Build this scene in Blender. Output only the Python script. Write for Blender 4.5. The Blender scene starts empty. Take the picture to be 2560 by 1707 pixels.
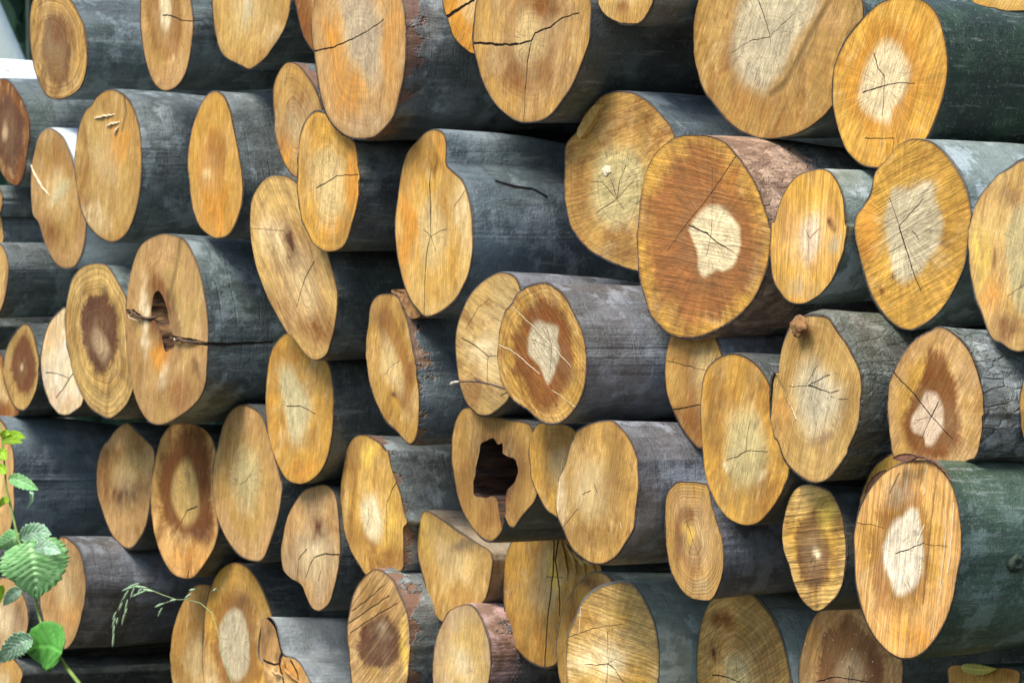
import bpy, bmesh, math, random
import numpy as np
from mathutils import Vector, Matrix

# ---------------------------------------------------------------- camera, sky, sun, exposure
scene = bpy.context.scene
col = scene.collection
cam_data = bpy.data.cameras.new("camera")
cam = bpy.data.objects.new("camera", cam_data); col.objects.link(cam)
cam_data.sensor_width = 36.0
cam_data.lens = 18.0/math.tan(math.radians(6.0))
cam.location = (12.0*math.sin(math.radians(58.5)), -12.0*math.cos(math.radians(58.5)), 1.18)
cam.rotation_euler = (math.radians(90), 0, math.radians(58.5))
cam_data.clip_start = 0.1; cam_data.clip_end = 2000
cam_data.dof.use_dof = True; cam_data.dof.focus_distance = 10.7; cam_data.dof.aperture_fstop = 14.0
scene.camera = cam

SUN_EL, SUN_AZ = math.radians(57), math.radians(168)     # azimuth measured from +Y towards +X
world = bpy.data.worlds.new("World"); scene.world = world; world.use_nodes = True
wn = world.node_tree; wn.nodes.clear()
sky = wn.nodes.new('ShaderNodeTexSky'); sky.sky_type = 'NISHITA'; sky.sun_disc = False
sky.sun_elevation = SUN_EL; sky.sun_rotation = SUN_AZ; sky.air_density = 1.0; sky.dust_density = 2.0
bg = wn.nodes.new('ShaderNodeBackground'); bg.inputs['Strength'].default_value = 0.115
wo = wn.nodes.new('ShaderNodeOutputWorld')
wn.links.new(sky.outputs[0], bg.inputs[0]); wn.links.new(bg.outputs[0], wo.inputs[0])
sd = bpy.data.lights.new("sun", 'SUN'); sd.energy = 2.6; sd.angle = math.radians(25); sd.color = (1.0, .93, .82)
sun = bpy.data.objects.new("sun", sd); col.objects.link(sun)
dirv = Vector((math.sin(SUN_AZ)*math.cos(SUN_EL), math.cos(SUN_AZ)*math.cos(SUN_EL), math.sin(SUN_EL)))
sun.rotation_euler = dirv.to_track_quat('Z', 'Y').to_euler(); sun.location = dirv*30
scene.view_settings.view_transform = 'Standard'; scene.view_settings.look = 'None'
scene.view_settings.exposure = 0.9; scene.view_settings.gamma = 1.0
scene.render.engine = 'CYCLES'
try:
    scene.cycles.max_bounces = 5; scene.cycles.diffuse_bounces = 3
except Exception: pass

# ---------------------------------------------------------------- the logs
# Outlines are written as points measured on nine enlarged tiles of the view (A..I);
# every one is carried out to its own plane in the pile, at its own distance and real size.
# keys: o outline, c pith, h pale heart, s brown stained core, k cracks, bl blotches (x,y,rx,ry,kind,strength),
# w wood (base, second), sc stain colour/strength, hc heart colour, saw (angle, strength), ring, rad, bark, L label
LOGS = {}
def L(key, **kw):
    LOGS[key] = kw

L('a1', o="A 335,-60 420,-40 470,10 510,80 550,170 572,300 565,450 530,560 460,625 370,650 300,620 250,530 215,400 195,270 195,120 212,10 260,-45",
  c="A 340,270", s="A 340,80 420,130 455,250 460,400 420,560 350,560 290,420 270,280 290,150", sc=('umber', .55), ring=1.3, w=('tan', 'ochre'),
  bl=["A 400,200,60,90,b,.7"], saw=(80, .25), bark='slate',
  L="log end with dense dark growth rings in a brown swirl, below the pale leaning trunk")
L('a2', o="A 1100,-250 1200,-170 1245,-20 1262,120 1255,260 1240,380 1205,500 1150,575 1095,605 1040,590 990,530 950,410 925,260 915,100 920,-40 960,-180 1030,-235",
  c="A 1070,110", h="A 1060,-120 1105,-40 1118,80 1108,170 1080,220 1045,190 1035,100 1032,-20", s="A 1100,-160 1170,-60 1190,120 1180,260 1110,380 1000,330 960,150 970,-60", sc=('brown', .5), hs=.25,
  k=["A 8 1060,100 1110,105 1190,135 1262,143"], kb=["A 7 1262,143 1350,132"], w=('ochre', 'tan'), ring=.25, saw=(75, .4), bark='slate',
  L="narrow log end at the top edge with white slit heart, single crack running into bark")
L('a3', o="A 1640,-420 1780,-340 1870,-180 1900,-20 1890,80 1860,180 1800,290 1720,390 1640,452 1590,440 1520,400 1460,360 1425,290 1395,160 1383,20 1390,-150 1440,-310 1530,-400",
  c="A 1610,60", h="A 1625,-120 1650,-40 1640,60 1610,150 1595,205 1580,140 1585,30 1600,-60", hs=.5, w=('straw', 'ochre'), ring=.12, saw=(82, .35), bark='slate',
  bl=["A 1760,-40,80,120,b,.25", "A 1780,250,60,90,p,.3"],
  L="clean yellow log end at the top edge, pointed below, with a thin white central spindle")
L('a4', o="A 1915,-120 1925,0 1945,110 1975,220 2035,330 2120,400 2220,380 2300,250 2330,50 2300,-150 2200,-280 2080,-310 1970,-240",
  c="A 2130,50", w=('orange', 'brown'), ring=.2, saw=(70, .4), bark='dark', bl=["A 2010,180,60,160,b,.5"],
  L="orange log end at the top edge, mostly hidden behind the tall log with grey heart")
L('a5', o="A 2050,20 2035,180 2050,330 2075,520 2110,700 2170,820 2250,890 B 150,912 230,912 300,890 400,775 440,640 470,500 485,340 480,160 458,0 410,-130 300,-220 170,-250 A 2220,-220 2110,-120",
  c="B 190,220", h="A 2200,-120 B 170,-140 270,-60 320,60 340,200 330,360 330,560 260,640 210,500 130,420 90,300 80,150 A 2200,40", hc='grey', hs=.3,
  bl=["B 230,60,25,160,b,.7", "B 90,560,90,150,o,.7", "B 20,260,60,150,o,.6", "B 290,280,35,120,g,.5", "B 150,160,50,60,p,.5", "B 400,300,40,300,o,.5", "B 230,820,140,70,g,.25"],
  k=["A 9 2052,335 2180,310 B 130,260 230,210 340,130"], w=('orange_pale', 'tan'), ring=.3, saw=(85, .3), bark='flaky', edge_rings=1,
  L="tall log end at the top edge, greyish streaked heart, long crack rising to the right")
L('b1', o="B 718,0 735,80 765,150 800,240 850,300 920,355 1000,330 1080,200 1090,50 1040,-100 930,-200 820,-180 740,-90",
  c="B 900,60", k=["B 22 745,118 800,85 860,45 930,0"], w=('orange', 'orange'), ring=.3, saw=(60, .5), bark='moss',
  L="bright orange log end at the top edge with a broad brown split, behind larger log")
L('b2', o="B 945,0 925,140 922,280 945,400 985,540 1050,660 1120,740 1200,795 1270,810 1360,795 1430,750 1510,650 1570,560 1630,420 1675,280 1692,130 1695,0 1650,-150 1550,-260 1400,-310 1200,-290 1040,-180",
  c="B 1300,265", h="B 1180,300 1210,140 1260,50 1310,40 1370,180 1390,330 1290,400 1200,380", hc='straw_pale', hs=.5,
  s="B 1300,-200 1420,-100 1460,60 1440,300 1430,560 1300,640 1180,560 1130,300 1160,60", sc=('brown', .35),
  bl=["B 1390,40,90,70,b,.8", "B 1210,520,60,110,b,.6", "B 1380,460,60,80,b,.4"],
  k=["B 15 922,283 1100,293 1210,292 1300,265", "B 11 1300,265 1325,215 1420,180 1500,120 1610,85", "B 8 1300,270 1270,400 1257,600 1252,800"],
  w=('tan', 'ochre'), ring=.35, saw=(80, .3), bark='dark', edge_rings=1,
  L="log end split by three black cracks meeting at a pale centre, the widest running left")
L('b3', o="B 1740,0 1755,60 1795,115 1870,160 1940,168 2010,155 2060,100 2105,0 2100,-100 2020,-200 1900,-230 1790,-150",
  c="B 1920,-20", w=('straw', 'ochre'), ring=.1, saw=(78, .8), bark='dark', bl=["B 1890,30,60,60,b,.6"],
  L="small log end cut off by the top edge, rough with upright saw lines")
L('c1', o="C 225,0 200,120 195,280 210,420 250,570 320,680 420,800 500,865 620,905 770,905 880,870 1000,800 1100,700 1190,540 1270,350 1308,150 1300,0 1250,-150 1100,-300 850,-380 600,-350 380,-230 270,-110",
  c="C 700,240", h="C 500,-20 440,200 435,400 510,560 650,625 720,560 800,450 900,250 1050,0 900,-170 650,-170", hc='grey_pale', hs=.18,
  s="C 480,-100 380,150 390,420 460,640 640,720 860,690 1050,480 1130,200 1120,-100 880,-250 640,-230", sc=('brown', .3),
  k=["C 6 620,0 660,120 690,220 700,280", "C 4 700,230 860,90", "C 4 700,240 560,270 440,350"], kg=["C 45 1100,-10 980,200 880,400 790,560 700,625"],
  bl=["C 740,720,260,110,b,.3", "C 1120,100,110,110,t,.4", "C 600,470,60,80,g,.5"],
  w=('straw', 'ochre'), ring=.35, rad=.5, saw=(60, .35), bark='moss', edge_rings=1,
  L="largest log end at the top edge, with broad grey heart and diagonal brown groove")
L('c2', o="C 1560,-15 1680,5 1760,70 1810,170 1840,300 1850,440 1835,590 1800,720 1740,880 1640,1000 1520,1080 1400,1105 1290,1085 1200,1000 1150,880 1110,720 1098,590 1110,440 1160,300 1230,190 1320,90 1430,10",
  c="C 1440,560", h="C 1430,250 1520,270 1590,370 1620,480 1570,640 1500,720 1470,830 1380,800 1290,720 1260,620 1290,470 1350,350", hs=.16, hc='cream',
  s="C 1440,130 1600,170 1690,350 1700,560 1620,760 1540,920 1400,930 1260,820 1200,640 1220,420 1310,240", sc=('orange_deep', .45),
  k=["C 7 1375,350 1400,450 1440,500 1440,560", "C 7 1300,605 1440,560 1520,545 1640,545", "C 6 1440,560 1420,760", "C 5 1310,905 1500,905 1490,980"],
  w=('orange_gold', 'gold'), ring=.2, rad=.8, saw=(62, .5), bark='green',
  L="glowing orange log end with cream heart and small cross crack, beside the largest log")
L('c3', o="C 2015,0 2080,40 2200,70 2300,80 2400,70 2480,20 2500,-80 2450,-180 2300,-250 2120,-220 2020,-110",
  c="C 2250,-80", w=('straw', 'gold'), ring=.3, saw=(40, .5), bark='green',
  L="sliver of a yellow log end in the top right corner above dark green bark")

L('d0', o="A -150,380 -90,420 -50,520 -35,650 -50,780 -90,880 -150,920 -210,870 -250,760 -262,640 -245,500 -205,410",
  c="A -150,650", w=('tan', 'ochre'), bark='white', L="log with bright white bark passing under the pale leaning trunk at the left edge")
L('d1', o="A -60,560 0,512 60,530 120,600 165,690 195,800 195,900 175,1020 165,1120 120,1215 60,1200 10,1130 -40,1000 -80,850 -90,700",
  c="A 40,860", s="A 40,600 130,700 160,850 140,1030 90,1130 10,1050 -40,860 -20,690", sc=('umber', .7), h="A 30,790 55,840 50,910 25,930 10,870", hc='tan_l', hs=.5,
  w=('tan', 'brown'), ring=.3, saw=(88, .3), bark='slate', L="brown log end cut by the left edge, below the bright white bark")
L('d2', o="A 330,835 400,880 440,950 485,1060 520,1200 560,1400 D 560,100 545,200 510,290 470,325 400,322 340,260 290,150 250,20 A 215,1400 200,1250 205,1100 225,1000 250,900 285,850",
  c="A 400,1240", h="A 430,1150 470,1190 440,1260 370,1330 320,1370 330,1290 370,1220", hc='green_pale', hs=.4, bl=["A 380,1000,80,120,b,.35", "D 330,100,60,90,b,.7"],
  w=('ochre', 'tan'), ring=.15, saw=(80, .35), bark='white', split=["A 205,1070 240,1150 290,1240 330,1282"],
  L="log end at the left with pale torn splinter and greenish streak, behind bigger yellow log")
L('d3', o="A 700,590 760,592 830,640 880,730 910,850 925,1000 922,1150 905,1300 870,1430 820,1530 745,1580 660,1560 580,1480 530,1370 500,1230 483,1080 495,950 520,820 560,730 600,690 640,630",
  c="A 690,1050", bl=["A 780,930,80,120,o,.5", "A 700,1150,90,180,b,.25", "A 600,1450,90,90,p,.4"], splits=["A 620,775 690,760 760,750", "A 700,825 740,810 790,800", "A 750,885 768,850 780,825"],
  kg=["A 26 812,640 825,740 800,860"], w=('straw', 'ochre'), ring=.12, saw=(78, .35), bark='slate_l',
  L="tall yellow log end with small white splinters torn out of its upper right edge")
L('d4', o="A 1405,590 1460,620 1500,710 1520,800 1545,920 1570,1050 1588,1200 1580,1340 1545,1460 1500,1540 1440,1565 1380,1555 1310,1490 1270,1400 1245,1280 1230,1130 1230,980 1250,850 1280,750 1320,660 1360,610",
  c="A 1365,1140", h="A 1330,1110 1365,1090 1390,1120 1385,1165 1345,1175 1325,1145", hc='straw_pale', hs=.5, s="A 1400,820 1470,950 1480,1150 1500,1320 1440,1440 1350,1380 1300,1200 1320,980", sc=('orange_deep', .5),
  bl=["A 1430,1000,40,140,b,.4", "A 1420,1420,100,110,o,.7"], w=('gold', 'ochre'), ring=.15, saw=(84, .4), bark='slate_l',
  L="slim amber log end with a small pale fleck left of its centre")
L('d5', o="A 1880,410 1950,430 2010,500 2060,570 2100,680 2120,850 2080,1000 2010,1130 1950,1170 1890,1130 1840,1030 1800,880 1785,700 1790,560 1830,460",
  c="A 1930,830", bl=["A 1960,680,60,150,b,.4", "A 1860,1000,50,120,o,.5"], w=('tan', 'ochre'), ring=.6, saw=(80, .3), bark='flaky',
  L="tan log end with faint curved rings, squeezed behind the tall grey hearted log")
L('d6', o="A 2060,725 2130,740 2180,790 2240,880 B 80,870 150,930 175,1050 180,1180 165,1330 130,1460 E 100,130 60,190 -10,212 -70,200 -130,150 -180,50 A 1960,1400 1940,1200 1945,1000 1960,880 2000,780",
  c="A 2180,1180", h="A 2030,1010 2100,960 2200,1000 2260,1100 2260,1250 2240,1400 2160,1510 2070,1420 2025,1210", hc='straw_pale', hs=.3, bl=["B 140,1200,35,260,o,.9", "E 20,60,90,60,o,.6", "A 2000,1050,40,250,t,.5"],
  k=["A 7 2065,1228 2120,1200 2200,1150 2340,1140"], w=('ochre', 'gold'), ring=.4, saw=(82, .5), bark='dark',
  L="small log end with pale heart, orange rim and curved crack, overlapping the heart shaped log")
L('d7', o="A 1830,1150 1910,1175 1990,1260 2060,1400 D 2110,100 2150,230 2180,340 2205,480 2205,600 2190,700 2160,800 2130,880 2060,915 2000,880 1940,800 1870,720 1820,640 1770,550 1720,440 1680,330 1650,200 1635,80 A 1635,1390 1655,1280 1740,1170",
  c="D 1990,420", bl=["D 1900,180,40,130,u,.9", "D 2080,720,110,90,b,.7", "D 1760,80,80,120,p,.4", "D 2080,560,40,90,b,.3"], k=["D 7 2055,270 1990,390 1960,500 1940,570", "D 3 1640,55 1860,70"],
  w=('tan', 'straw'), ring=.35, saw=(-50, .6), bark='dark', L="large heart shaped log end narrowing to a point at lower right, purple brown streak inside")
L('e1', o="B 660,840 705,850 735,880 748,950 742,1030 752,1080 800,1130 850,1180 885,1270 910,1380 922,1500 E 925,100 918,200 895,350 850,460 800,540 700,620 610,645 560,600 510,530 460,400 430,250 415,120 B 412,1500 420,1350 440,1200 465,1070 500,980 560,910 610,860",
  c="E 645,110", h="B 600,1280 690,1290 740,1420 E 770,100 720,260 650,330 590,220 560,50 B 565,1400", hc='straw_pale', hs=.5,
  k=["B 8 640,1190 645,1400 E 645,100 620,220 605,400 600,640", "B 5 650,1100 640,1190", "B 4 880,1230 800,1350", "E 4 645,110 700,75 750,60", "E 4 640,100 600,60", "E 4 650,110 680,200"],
  bl=["B 590,1010,70,120,u,.5", "B 500,1350,50,260,o,.7", "E 480,200,60,250,o,.6", "B 720,950,30,120,o,.8", "B 660,1000,14,160,b,.7", "B 740,1350,40,200,b,.35", "B 850,1400,60,200,p,.4"],
  w=('gold', 'straw'), ring=.12, saw=(82, .3), bark='blue', kb=["B 22 1080,1190 1200,1220 1300,1245 1400,1290"],
  L="forked log end with raised lobe and notch at top right, long upright crack within")
L('e2', o="B 1930,600 2000,620 2080,670 2160,750 2220,830 2250,950 2260,1130 2220,1400 E 2160,200 2080,310 1990,335 1870,300 1760,250 1660,190 1580,90 B 1545,1450 1520,1280 1515,1100 1525,960 1560,900 1610,850 1640,760 1700,690 1760,630 1850,600",
  c="B 1860,1300", h="B 1750,970 1950,950 2040,1040 2070,1200 2010,1400 1860,1510 1730,1450 1680,1300 1690,1110", hc='olive_pale', hs=.2, rad=.6,
  k=["B 5 1860,1300 1830,1200 1795,1130", "B 5 1860,1300 1880,1180 1920,1080", "B 5 1860,1300 1720,1390", "B 4 1860,1300 1970,1180", "B 4 1860,1300 1910,1370", "B 4 1850,1290 1760,1190 1700,1190"],
  bl=["B 1795,1115,30,30,p,1", "B 1950,780,150,100,b,.35", "B 1620,1250,60,200,b,.4", "E 1900,230,150,70,u,.35"], w=('ochre_dull', 'ochre'), ring=.4, saw=(10, .5), bark='blue', edge_rings=1,
  L="dull ochre log end with a greenish heart, a tiny round knot and fine star cracks")
L('e3', o="C 200,880 300,890 380,920 450,990 520,1080 590,1190 640,1300 680,1420 700,1500 F 705,60 695,200 670,330 620,460 560,560 480,640 380,710 280,755 180,775 100,770 20,740 E 2130,680 2080,620 2040,500 2010,400 1995,250 1990,100 B 1995,1500 2010,1350 2030,1200 2070,1080 2130,980 2200,920 C 80,890",
  c="F 300,110", h="C 290,1330 370,1340 430,1390 480,1450 F 505,60 500,200 460,300 400,345 340,340 260,380 215,330 200,200 160,80 C 155,1500 200,1420", hs=.05, hc='cream',
  s="C 200,930 330,980 450,1120 560,1290 F 610,0 600,200 560,400 460,560 300,660 150,680 E 2200,560 2120,450 2070,250 2065,80 B 2090,1350 2150,1150", sc=('rust', .85),
  k=["F 9 160,35 280,90 330,140 410,190", "F 4 300,110 310,0 C 318,1100", "F 4 300,110 270,230", "C 5 480,1010 290,1290 130,1480 F 20,200", "F 3 410,190 490,240"],
  bl=["C 420,1120,70,130,o,.3"], w=('tan', 'gold'), ring=.25, rad=.7, saw=(-8, .75), bark='peel',
  L="big rust brown log end with sharp edged cream heart and dark crack across it")
L('e4', o="C 1010,1105 1080,1120 1130,1180 1165,1260 1185,1380 1195,1500 F 1200,30 1190,120 1170,220 1140,310 1090,410 1020,490 930,540 860,550 800,530 750,470 710,380 695,260 692,150 700,20 C 720,1450 750,1340 790,1250 840,1170 900,1125",
  c="F 955,120", h="F 900,20 1000,-60 1030,60 1022,180 950,300 890,200", hc='pinkish', hs=.35, k=["F 5 955,120 1010,60", "F 4 955,120 925,60", "F 3 950,130 945,280"],
  bl=["F 880,460,120,60,g,.35", "F 1120,20,18,40,u,.8", "F 1150,150,40,70,g,.5"], w=('orange_pale', 'gold'), ring=.2, saw=(84, .8), bark='lichen',
  L="small upright log end with a pinkish heart, close beside the big rust brown one")
L('e5', o="C 1620,905 1720,910 1800,960 1880,1050 1940,1150 1985,1270 2010,1400 F 2005,0 1990,150 1960,300 1900,440 1830,560 1750,650 1640,715 1560,715 1480,670 1400,580 1340,470 1300,350 1265,200 1245,50 C 1245,1480 1255,1400 1290,1350 1350,1250 1380,1130 1450,1040 1530,950",
  c="F 1535,45", h="C 1490,1220 1620,1200 1740,1170 1780,1280 1820,1400 F 1830,60 1800,180 1720,300 1650,380 1540,430 1490,350 1460,200 1440,60 C 1430,1400 1470,1280", hc='grey_pale', hs=.08,
  k=["C 6 1470,1290 1535,1475", "C 6 1540,1470 1690,1300", "F 9 1535,40 1580,200 1640,380 1680,470", "F 4 1560,160 1470,210", "F 6 1620,70 1660,130"],
  bl=["F 1640,90,30,30,u,.9", "F 1820,120,40,50,b,.6", "F 1300,200,40,120,u,.5", "F 1320,80,60,200,o,.6", "F 1480,360,14,20,u,.9", "F 1420,470,14,20,b,.9", "C 1700,1220,60,60,g,.5"],
  w=('gold', 'gold'), ring=.15, rad=.9, saw=(18, .8), bark='lichen', L="golden log end with grey heart split by Y crack, below the glowing orange log")
L('e6', o="C 2000,1480 2030,1350 2100,1230 2200,1130 2350,1040 2480,1050 2570,1150 2630,1320 F 2650,100 2640,350 2580,560 2500,730 2420,830 2330,865 2260,850 2200,810 2150,790 2110,720 2060,600 2020,480 1990,300 1985,80",
  c="F 2400,150", h="F 2250,0 2225,100 2240,300 2270,520 2350,650 2500,520 2540,200 2470,-50 2330,-120", hc='olive_pale', hs=.12, k=["F 4 2400,400 2250,500"],
  bl=["C 2280,1300,80,60,b,.6", "F 2150,500,70,120,o,.5", "F 2240,720,120,90,b,.7", "F 2060,250,50,200,y,.6", "F 2150,260,20,60,b,.6"], w=('gold', 'straw'), ring=.2, rad=.4, saw=(70, .5), bark='lichen', wet=1,
  L="wet glistening log end cut by the right edge, with a greenish heart")

L('f0', o="A -30,1215 5,1240 15,1310 5,1390 -30,1415 -70,1390 -80,1310 -65,1240", c="A -30,1310", w=('tan', 'ochre'), bark='slate_l', L="thin log with pale bark at the left edge, the slimmest of the left side")
L('f1', o="D -50,-90 0,-40 18,40 22,130 0,215 -50,240 -95,150 -100,0", c="D -40,80", w=('straw', 'ochre'), bark='slate_l', L="log with streaky blue grey bark at the left edge, just beneath the thin pale one")
L('f2', o="D -40,150 10,170 40,230 55,320 45,440 15,560 -40,650 -100,560 -120,350 -90,190", c="D -40,380", w=('straw', 'tan'), bark='slate_l', L="log at the left edge with dull grey bark and pale rim, above dark gap")
L('f3', o="D 640,280 700,300 750,370 790,440 830,520 862,700 872,900 872,1080 840,1180 800,1240 740,1290 690,1295 600,1240 540,1160 490,1050 450,900 425,750 425,600 440,480 475,370 540,300",
  c="D 640,790", s="D 580,500 650,470 710,500 770,650 765,850 715,965 640,1020 575,880 530,720 540,580", sc=('umber', .9), h="D 620,700 680,730 730,850 690,950 630,880 600,790", hc='tan_l', hs=.5,
  w=('ochre', 'straw'), ring=.9, saw=(80, .2), bark='slate', L="log end with a dark purple brown bullseye core, like a target, in a yellow rim")
L('f4', o="D 1050,95 1130,100 1200,130 1250,200 1300,320 1335,460 1355,600 1360,780 1355,950 1340,1080 1290,1180 1200,1260 1100,1320 1020,1335 960,1300 900,1200 860,1060 835,900 822,720 825,560 840,420 880,260 940,150",
  c="D 1090,740", k=["D 22 832,600 880,600 930,640 985,650 1075,620", "D 32 1090,760 1150,780 1250,790 1360,815"], kb=["D 22 1360,815 1500,815 1640,808 1800,800"],
  kg=["D 45 1180,130 1150,350 1110,520"], hole="D 1040,452 1075,500 1095,570 1105,650 1120,720 1155,785 1125,840 1085,850 1062,780 1042,700 1012,650 990,600 1000,520", s="D 1040,380 1120,500 1190,720 1200,880 1080,960 1000,800 950,640 960,500", sc=('brown', .45),
  bl=["D 1075,640,75,230,u,.55", "D 955,650,28,200,p,1", "D 1050,900,50,90,o,1", "D 1085,1020,30,60,p,.8", "D 1040,650,120,200,b,.2", "D 1180,1120,130,120,b,.5", "D 910,950,60,160,b,.4", "D 1270,960,25,60,u,.6", "D 1030,400,40,60,b,.5"],
  w=('straw', 'tan'), ring=.15, saw=(80, .3), bark='scratch', hd=.09, L="large split log end with rotten brown cavity and black fissures tearing to both sides")
L('f5', o="D 165,675 210,720 245,840 255,950 245,1060 215,1170 170,1240 120,1240 70,1180 35,1080 15,980 30,880 60,790 110,710",
  c="D 145,960", s="D 150,740 210,820 238,950 220,1080 170,1140 110,1090 72,980 90,850", sc=('umber_red', .85), h="D 145,925 160,950 155,985 140,995 130,965", hc='tan_l', hs=.5, w=('ochre', 'straw'), ring=.6, saw=(85, .2), bark='slate',
  L="small log end at the left with reddish brown core, above broad grey blue log")
L('f6', o="D -40,850 10,880 35,1000 80,1150 130,1245 90,1290 20,1300 -50,1250 -90,1100 -80,930", c="D 0,1100", w=('ochre', 'brown'), bark='dark', saw=(80, .3), L="ochre sliver of a log end at the left edge, behind the small reddish cored one")
L('f7', o="D 430,570 480,620 530,800 555,1000 545,1180 500,1240 440,1275 380,1260 330,1200 290,1100 270,980 270,860 290,760 330,660 390,590",
  c="D 450,1030", k=["D 6 300,1000 350,995 450,1030", "D 9 475,1005 430,1080 370,1160"], bl=["D 330,760,40,100,o,.3", "D 420,1180,90,50,o,.3"], w=('white_pink', 'cream_dull'), ring=.1, saw=(80, .3), bark='slate',
  L="whitish log end with two dark cracks, half hidden by the bullseye log")
L('f8', o="D 1880,730 1950,780 2040,850 2110,900 2150,950 2175,1080 2180,1250 2165,1400 2145,1530 G 2100,180 2040,240 1960,270 1880,250 1830,180 1785,80 D 1768,1480 1745,1350 1732,1200 1740,1050 1760,900 1800,800",
  c="D 1930,1215", h="D 1815,950 1900,930 1960,1050 2035,1200 2010,1350 1965,1475 1900,1470 1860,1300 1828,1130", hc='green_pale', hs=.25, k=["D 6 1870,1215 1960,1215 2060,1265"],
  bl=["D 1780,1200,30,300,o,.3", "D 1900,880,80,50,b,.3", "G 2000,180,90,60,o,.5"], w=('ochre', 'gold'), ring=.12, saw=(80, .4), bark='dark', L="tall oval log end with long greenish heart and fine level crack, under heart shaped log")
L('g1', o="E 380,480 430,500 460,570 490,650 515,760 540,880 560,1020 575,1150 570,1290 550,1420 510,1470 470,1440 420,1380 340,1310 290,1210 250,1080 225,930 222,800 235,680 250,560 300,490",
  c="E 390,950", h="E 345,720 420,860 480,1000 475,1160 400,1100 350,960 325,820", hc='straw_pale', hs=.4, s="E 350,560 420,680 500,900 530,1100 520,1280 440,1200 380,1000 320,800 310,640", sc=('brown', .45),
  bl=["E 340,640,50,90,b,.6", "E 490,1050,25,220,b,.5", "E 415,1140,14,20,u,.8"], k=["E 3 390,950 440,920", "E 3 390,950 350,1010"], w=('gold', 'ochre'), ring=.15, saw=(75, .35), bark='blue_dark', flap=1,
  L="slanting narrow log end shaped like a leaf, pale slit heart, pointed tip at lower right")
L('g2', o="E 1080,340 1150,340 1200,370 1230,430 1260,600 1260,800 1220,1000 1160,1170 1100,1240 1030,1285 960,1280 890,1210 850,1120 820,1000 805,850 815,720 850,600 900,490 980,400",
  c="E 1030,890", k=["E 6 850,770 960,830 1030,890 1100,888", "E 5 1030,890 1022,960 1020,1060", "E 4 880,710 960,570 1040,515"], bl=["E 1040,570,60,90,b,.2", "E 1000,1130,140,60,b,.25", "E 1000,830,80,60,p,.4"], w=('straw_pale', 'straw'), ring=.15, saw=(-20, .4), bark='purple',
  L="pale smooth log end with thin forked cracks and a twig in front")
L('g3', o="E 1390,395 1460,430 1520,480 1570,570 1620,680 1650,800 1670,920 1665,1050 1640,1140 1590,1230 1510,1310 1430,1335 1350,1310 1270,1240 1190,1180 1130,1090 1095,980 1080,850 1100,700 1130,600 1175,540 1200,480 1280,420",
  c="E 1430,840", h="E 1330,640 1400,660 1480,690 1475,780 1490,880 1460,970 1420,1070 1390,1070 1340,950 1280,880 1270,790 1290,700", hc='grey_pale', hs=.1,
  s="E 1330,520 1480,560 1550,720 1570,950 1520,1130 1400,1250 1280,1140 1200,960 1200,760 1240,600", sc=('brown_deep', .85), k=["E 3 1430,840 1400,700", "E 3 1430,840 1300,780", "E 4 1430,840 1415,1000"],
  kw=["E 6 1180,570 1330,720 1560,960", "E 7 1090,815 1200,870 1350,1010", "E 5 1430,1110 1600,1230"], bl=["E 1340,1100,50,120,b,.8"], w=('gold', 'ochre'), ring=.5, rad=.3, saw=(-42, .7), bark='purple', rough_edge=1,
  L="log end with wide dark brown ring, jagged grey heart and pale diagonal scratches")
L('g4', o="F 60,700 200,690 330,760 380,900 390,1100 350,1350 250,1500 180,1460 110,1360 60,1240 20,1130 8,1000 15,880 35,780",
  c="F 290,950", h="F 250,860 330,830 350,950 300,1060 240,1040 220,950", hc='ochre_l', hs=.5, k=["F 8 60,1240 150,1225 250,1205", "F 4 20,915 200,965 290,985", "F 4 290,980 350,880"], bl=["F 150,1000,60,150,b,.35", "F 180,1350,140,150,b,.7"], w=('ochre_dull', 'ochre'), ring=.1, saw=(60, .3), bark='purple',
  L="brownish log end with a split lower part, tucked under the big rust brown log")
L('g5', o="F 420,875 500,880 580,920 640,980 690,1060 740,1200 790,1380 I 825,80 820,200 800,270 760,360 700,450 620,530 540,545 450,515 370,440 310,330 270,200 255,60 F 250,1450 240,1300 245,1150 270,1000 330,920",
  c="F 548,1508", h="F 420,1350 480,1230 600,1240 660,1350 700,1450 I 685,130 640,260 570,305 450,290 400,180 F 390,1500", hc='olive_pale', hs=.3, k=["I 6 545,50 490,85 420,110", "I 5 545,50 680,60", "F 4 545,1500 550,1400 570,1310"],
  bl=["F 340,1150,60,130,b,.4", "F 560,1000,30,120,b,.3", "F 350,1440,60,100,b,.4", "I 430,130,25,25,p,.9", "I 650,230,15,40,p,.6", "F 460,1120,120,80,b,.2"], w=('ochre_dull', 'gold'), ring=.15, saw=(70, .35), bark='dark',
  L="olive gold oval log end with Y shaped crack, overlapped at right by the splintered one")
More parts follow.
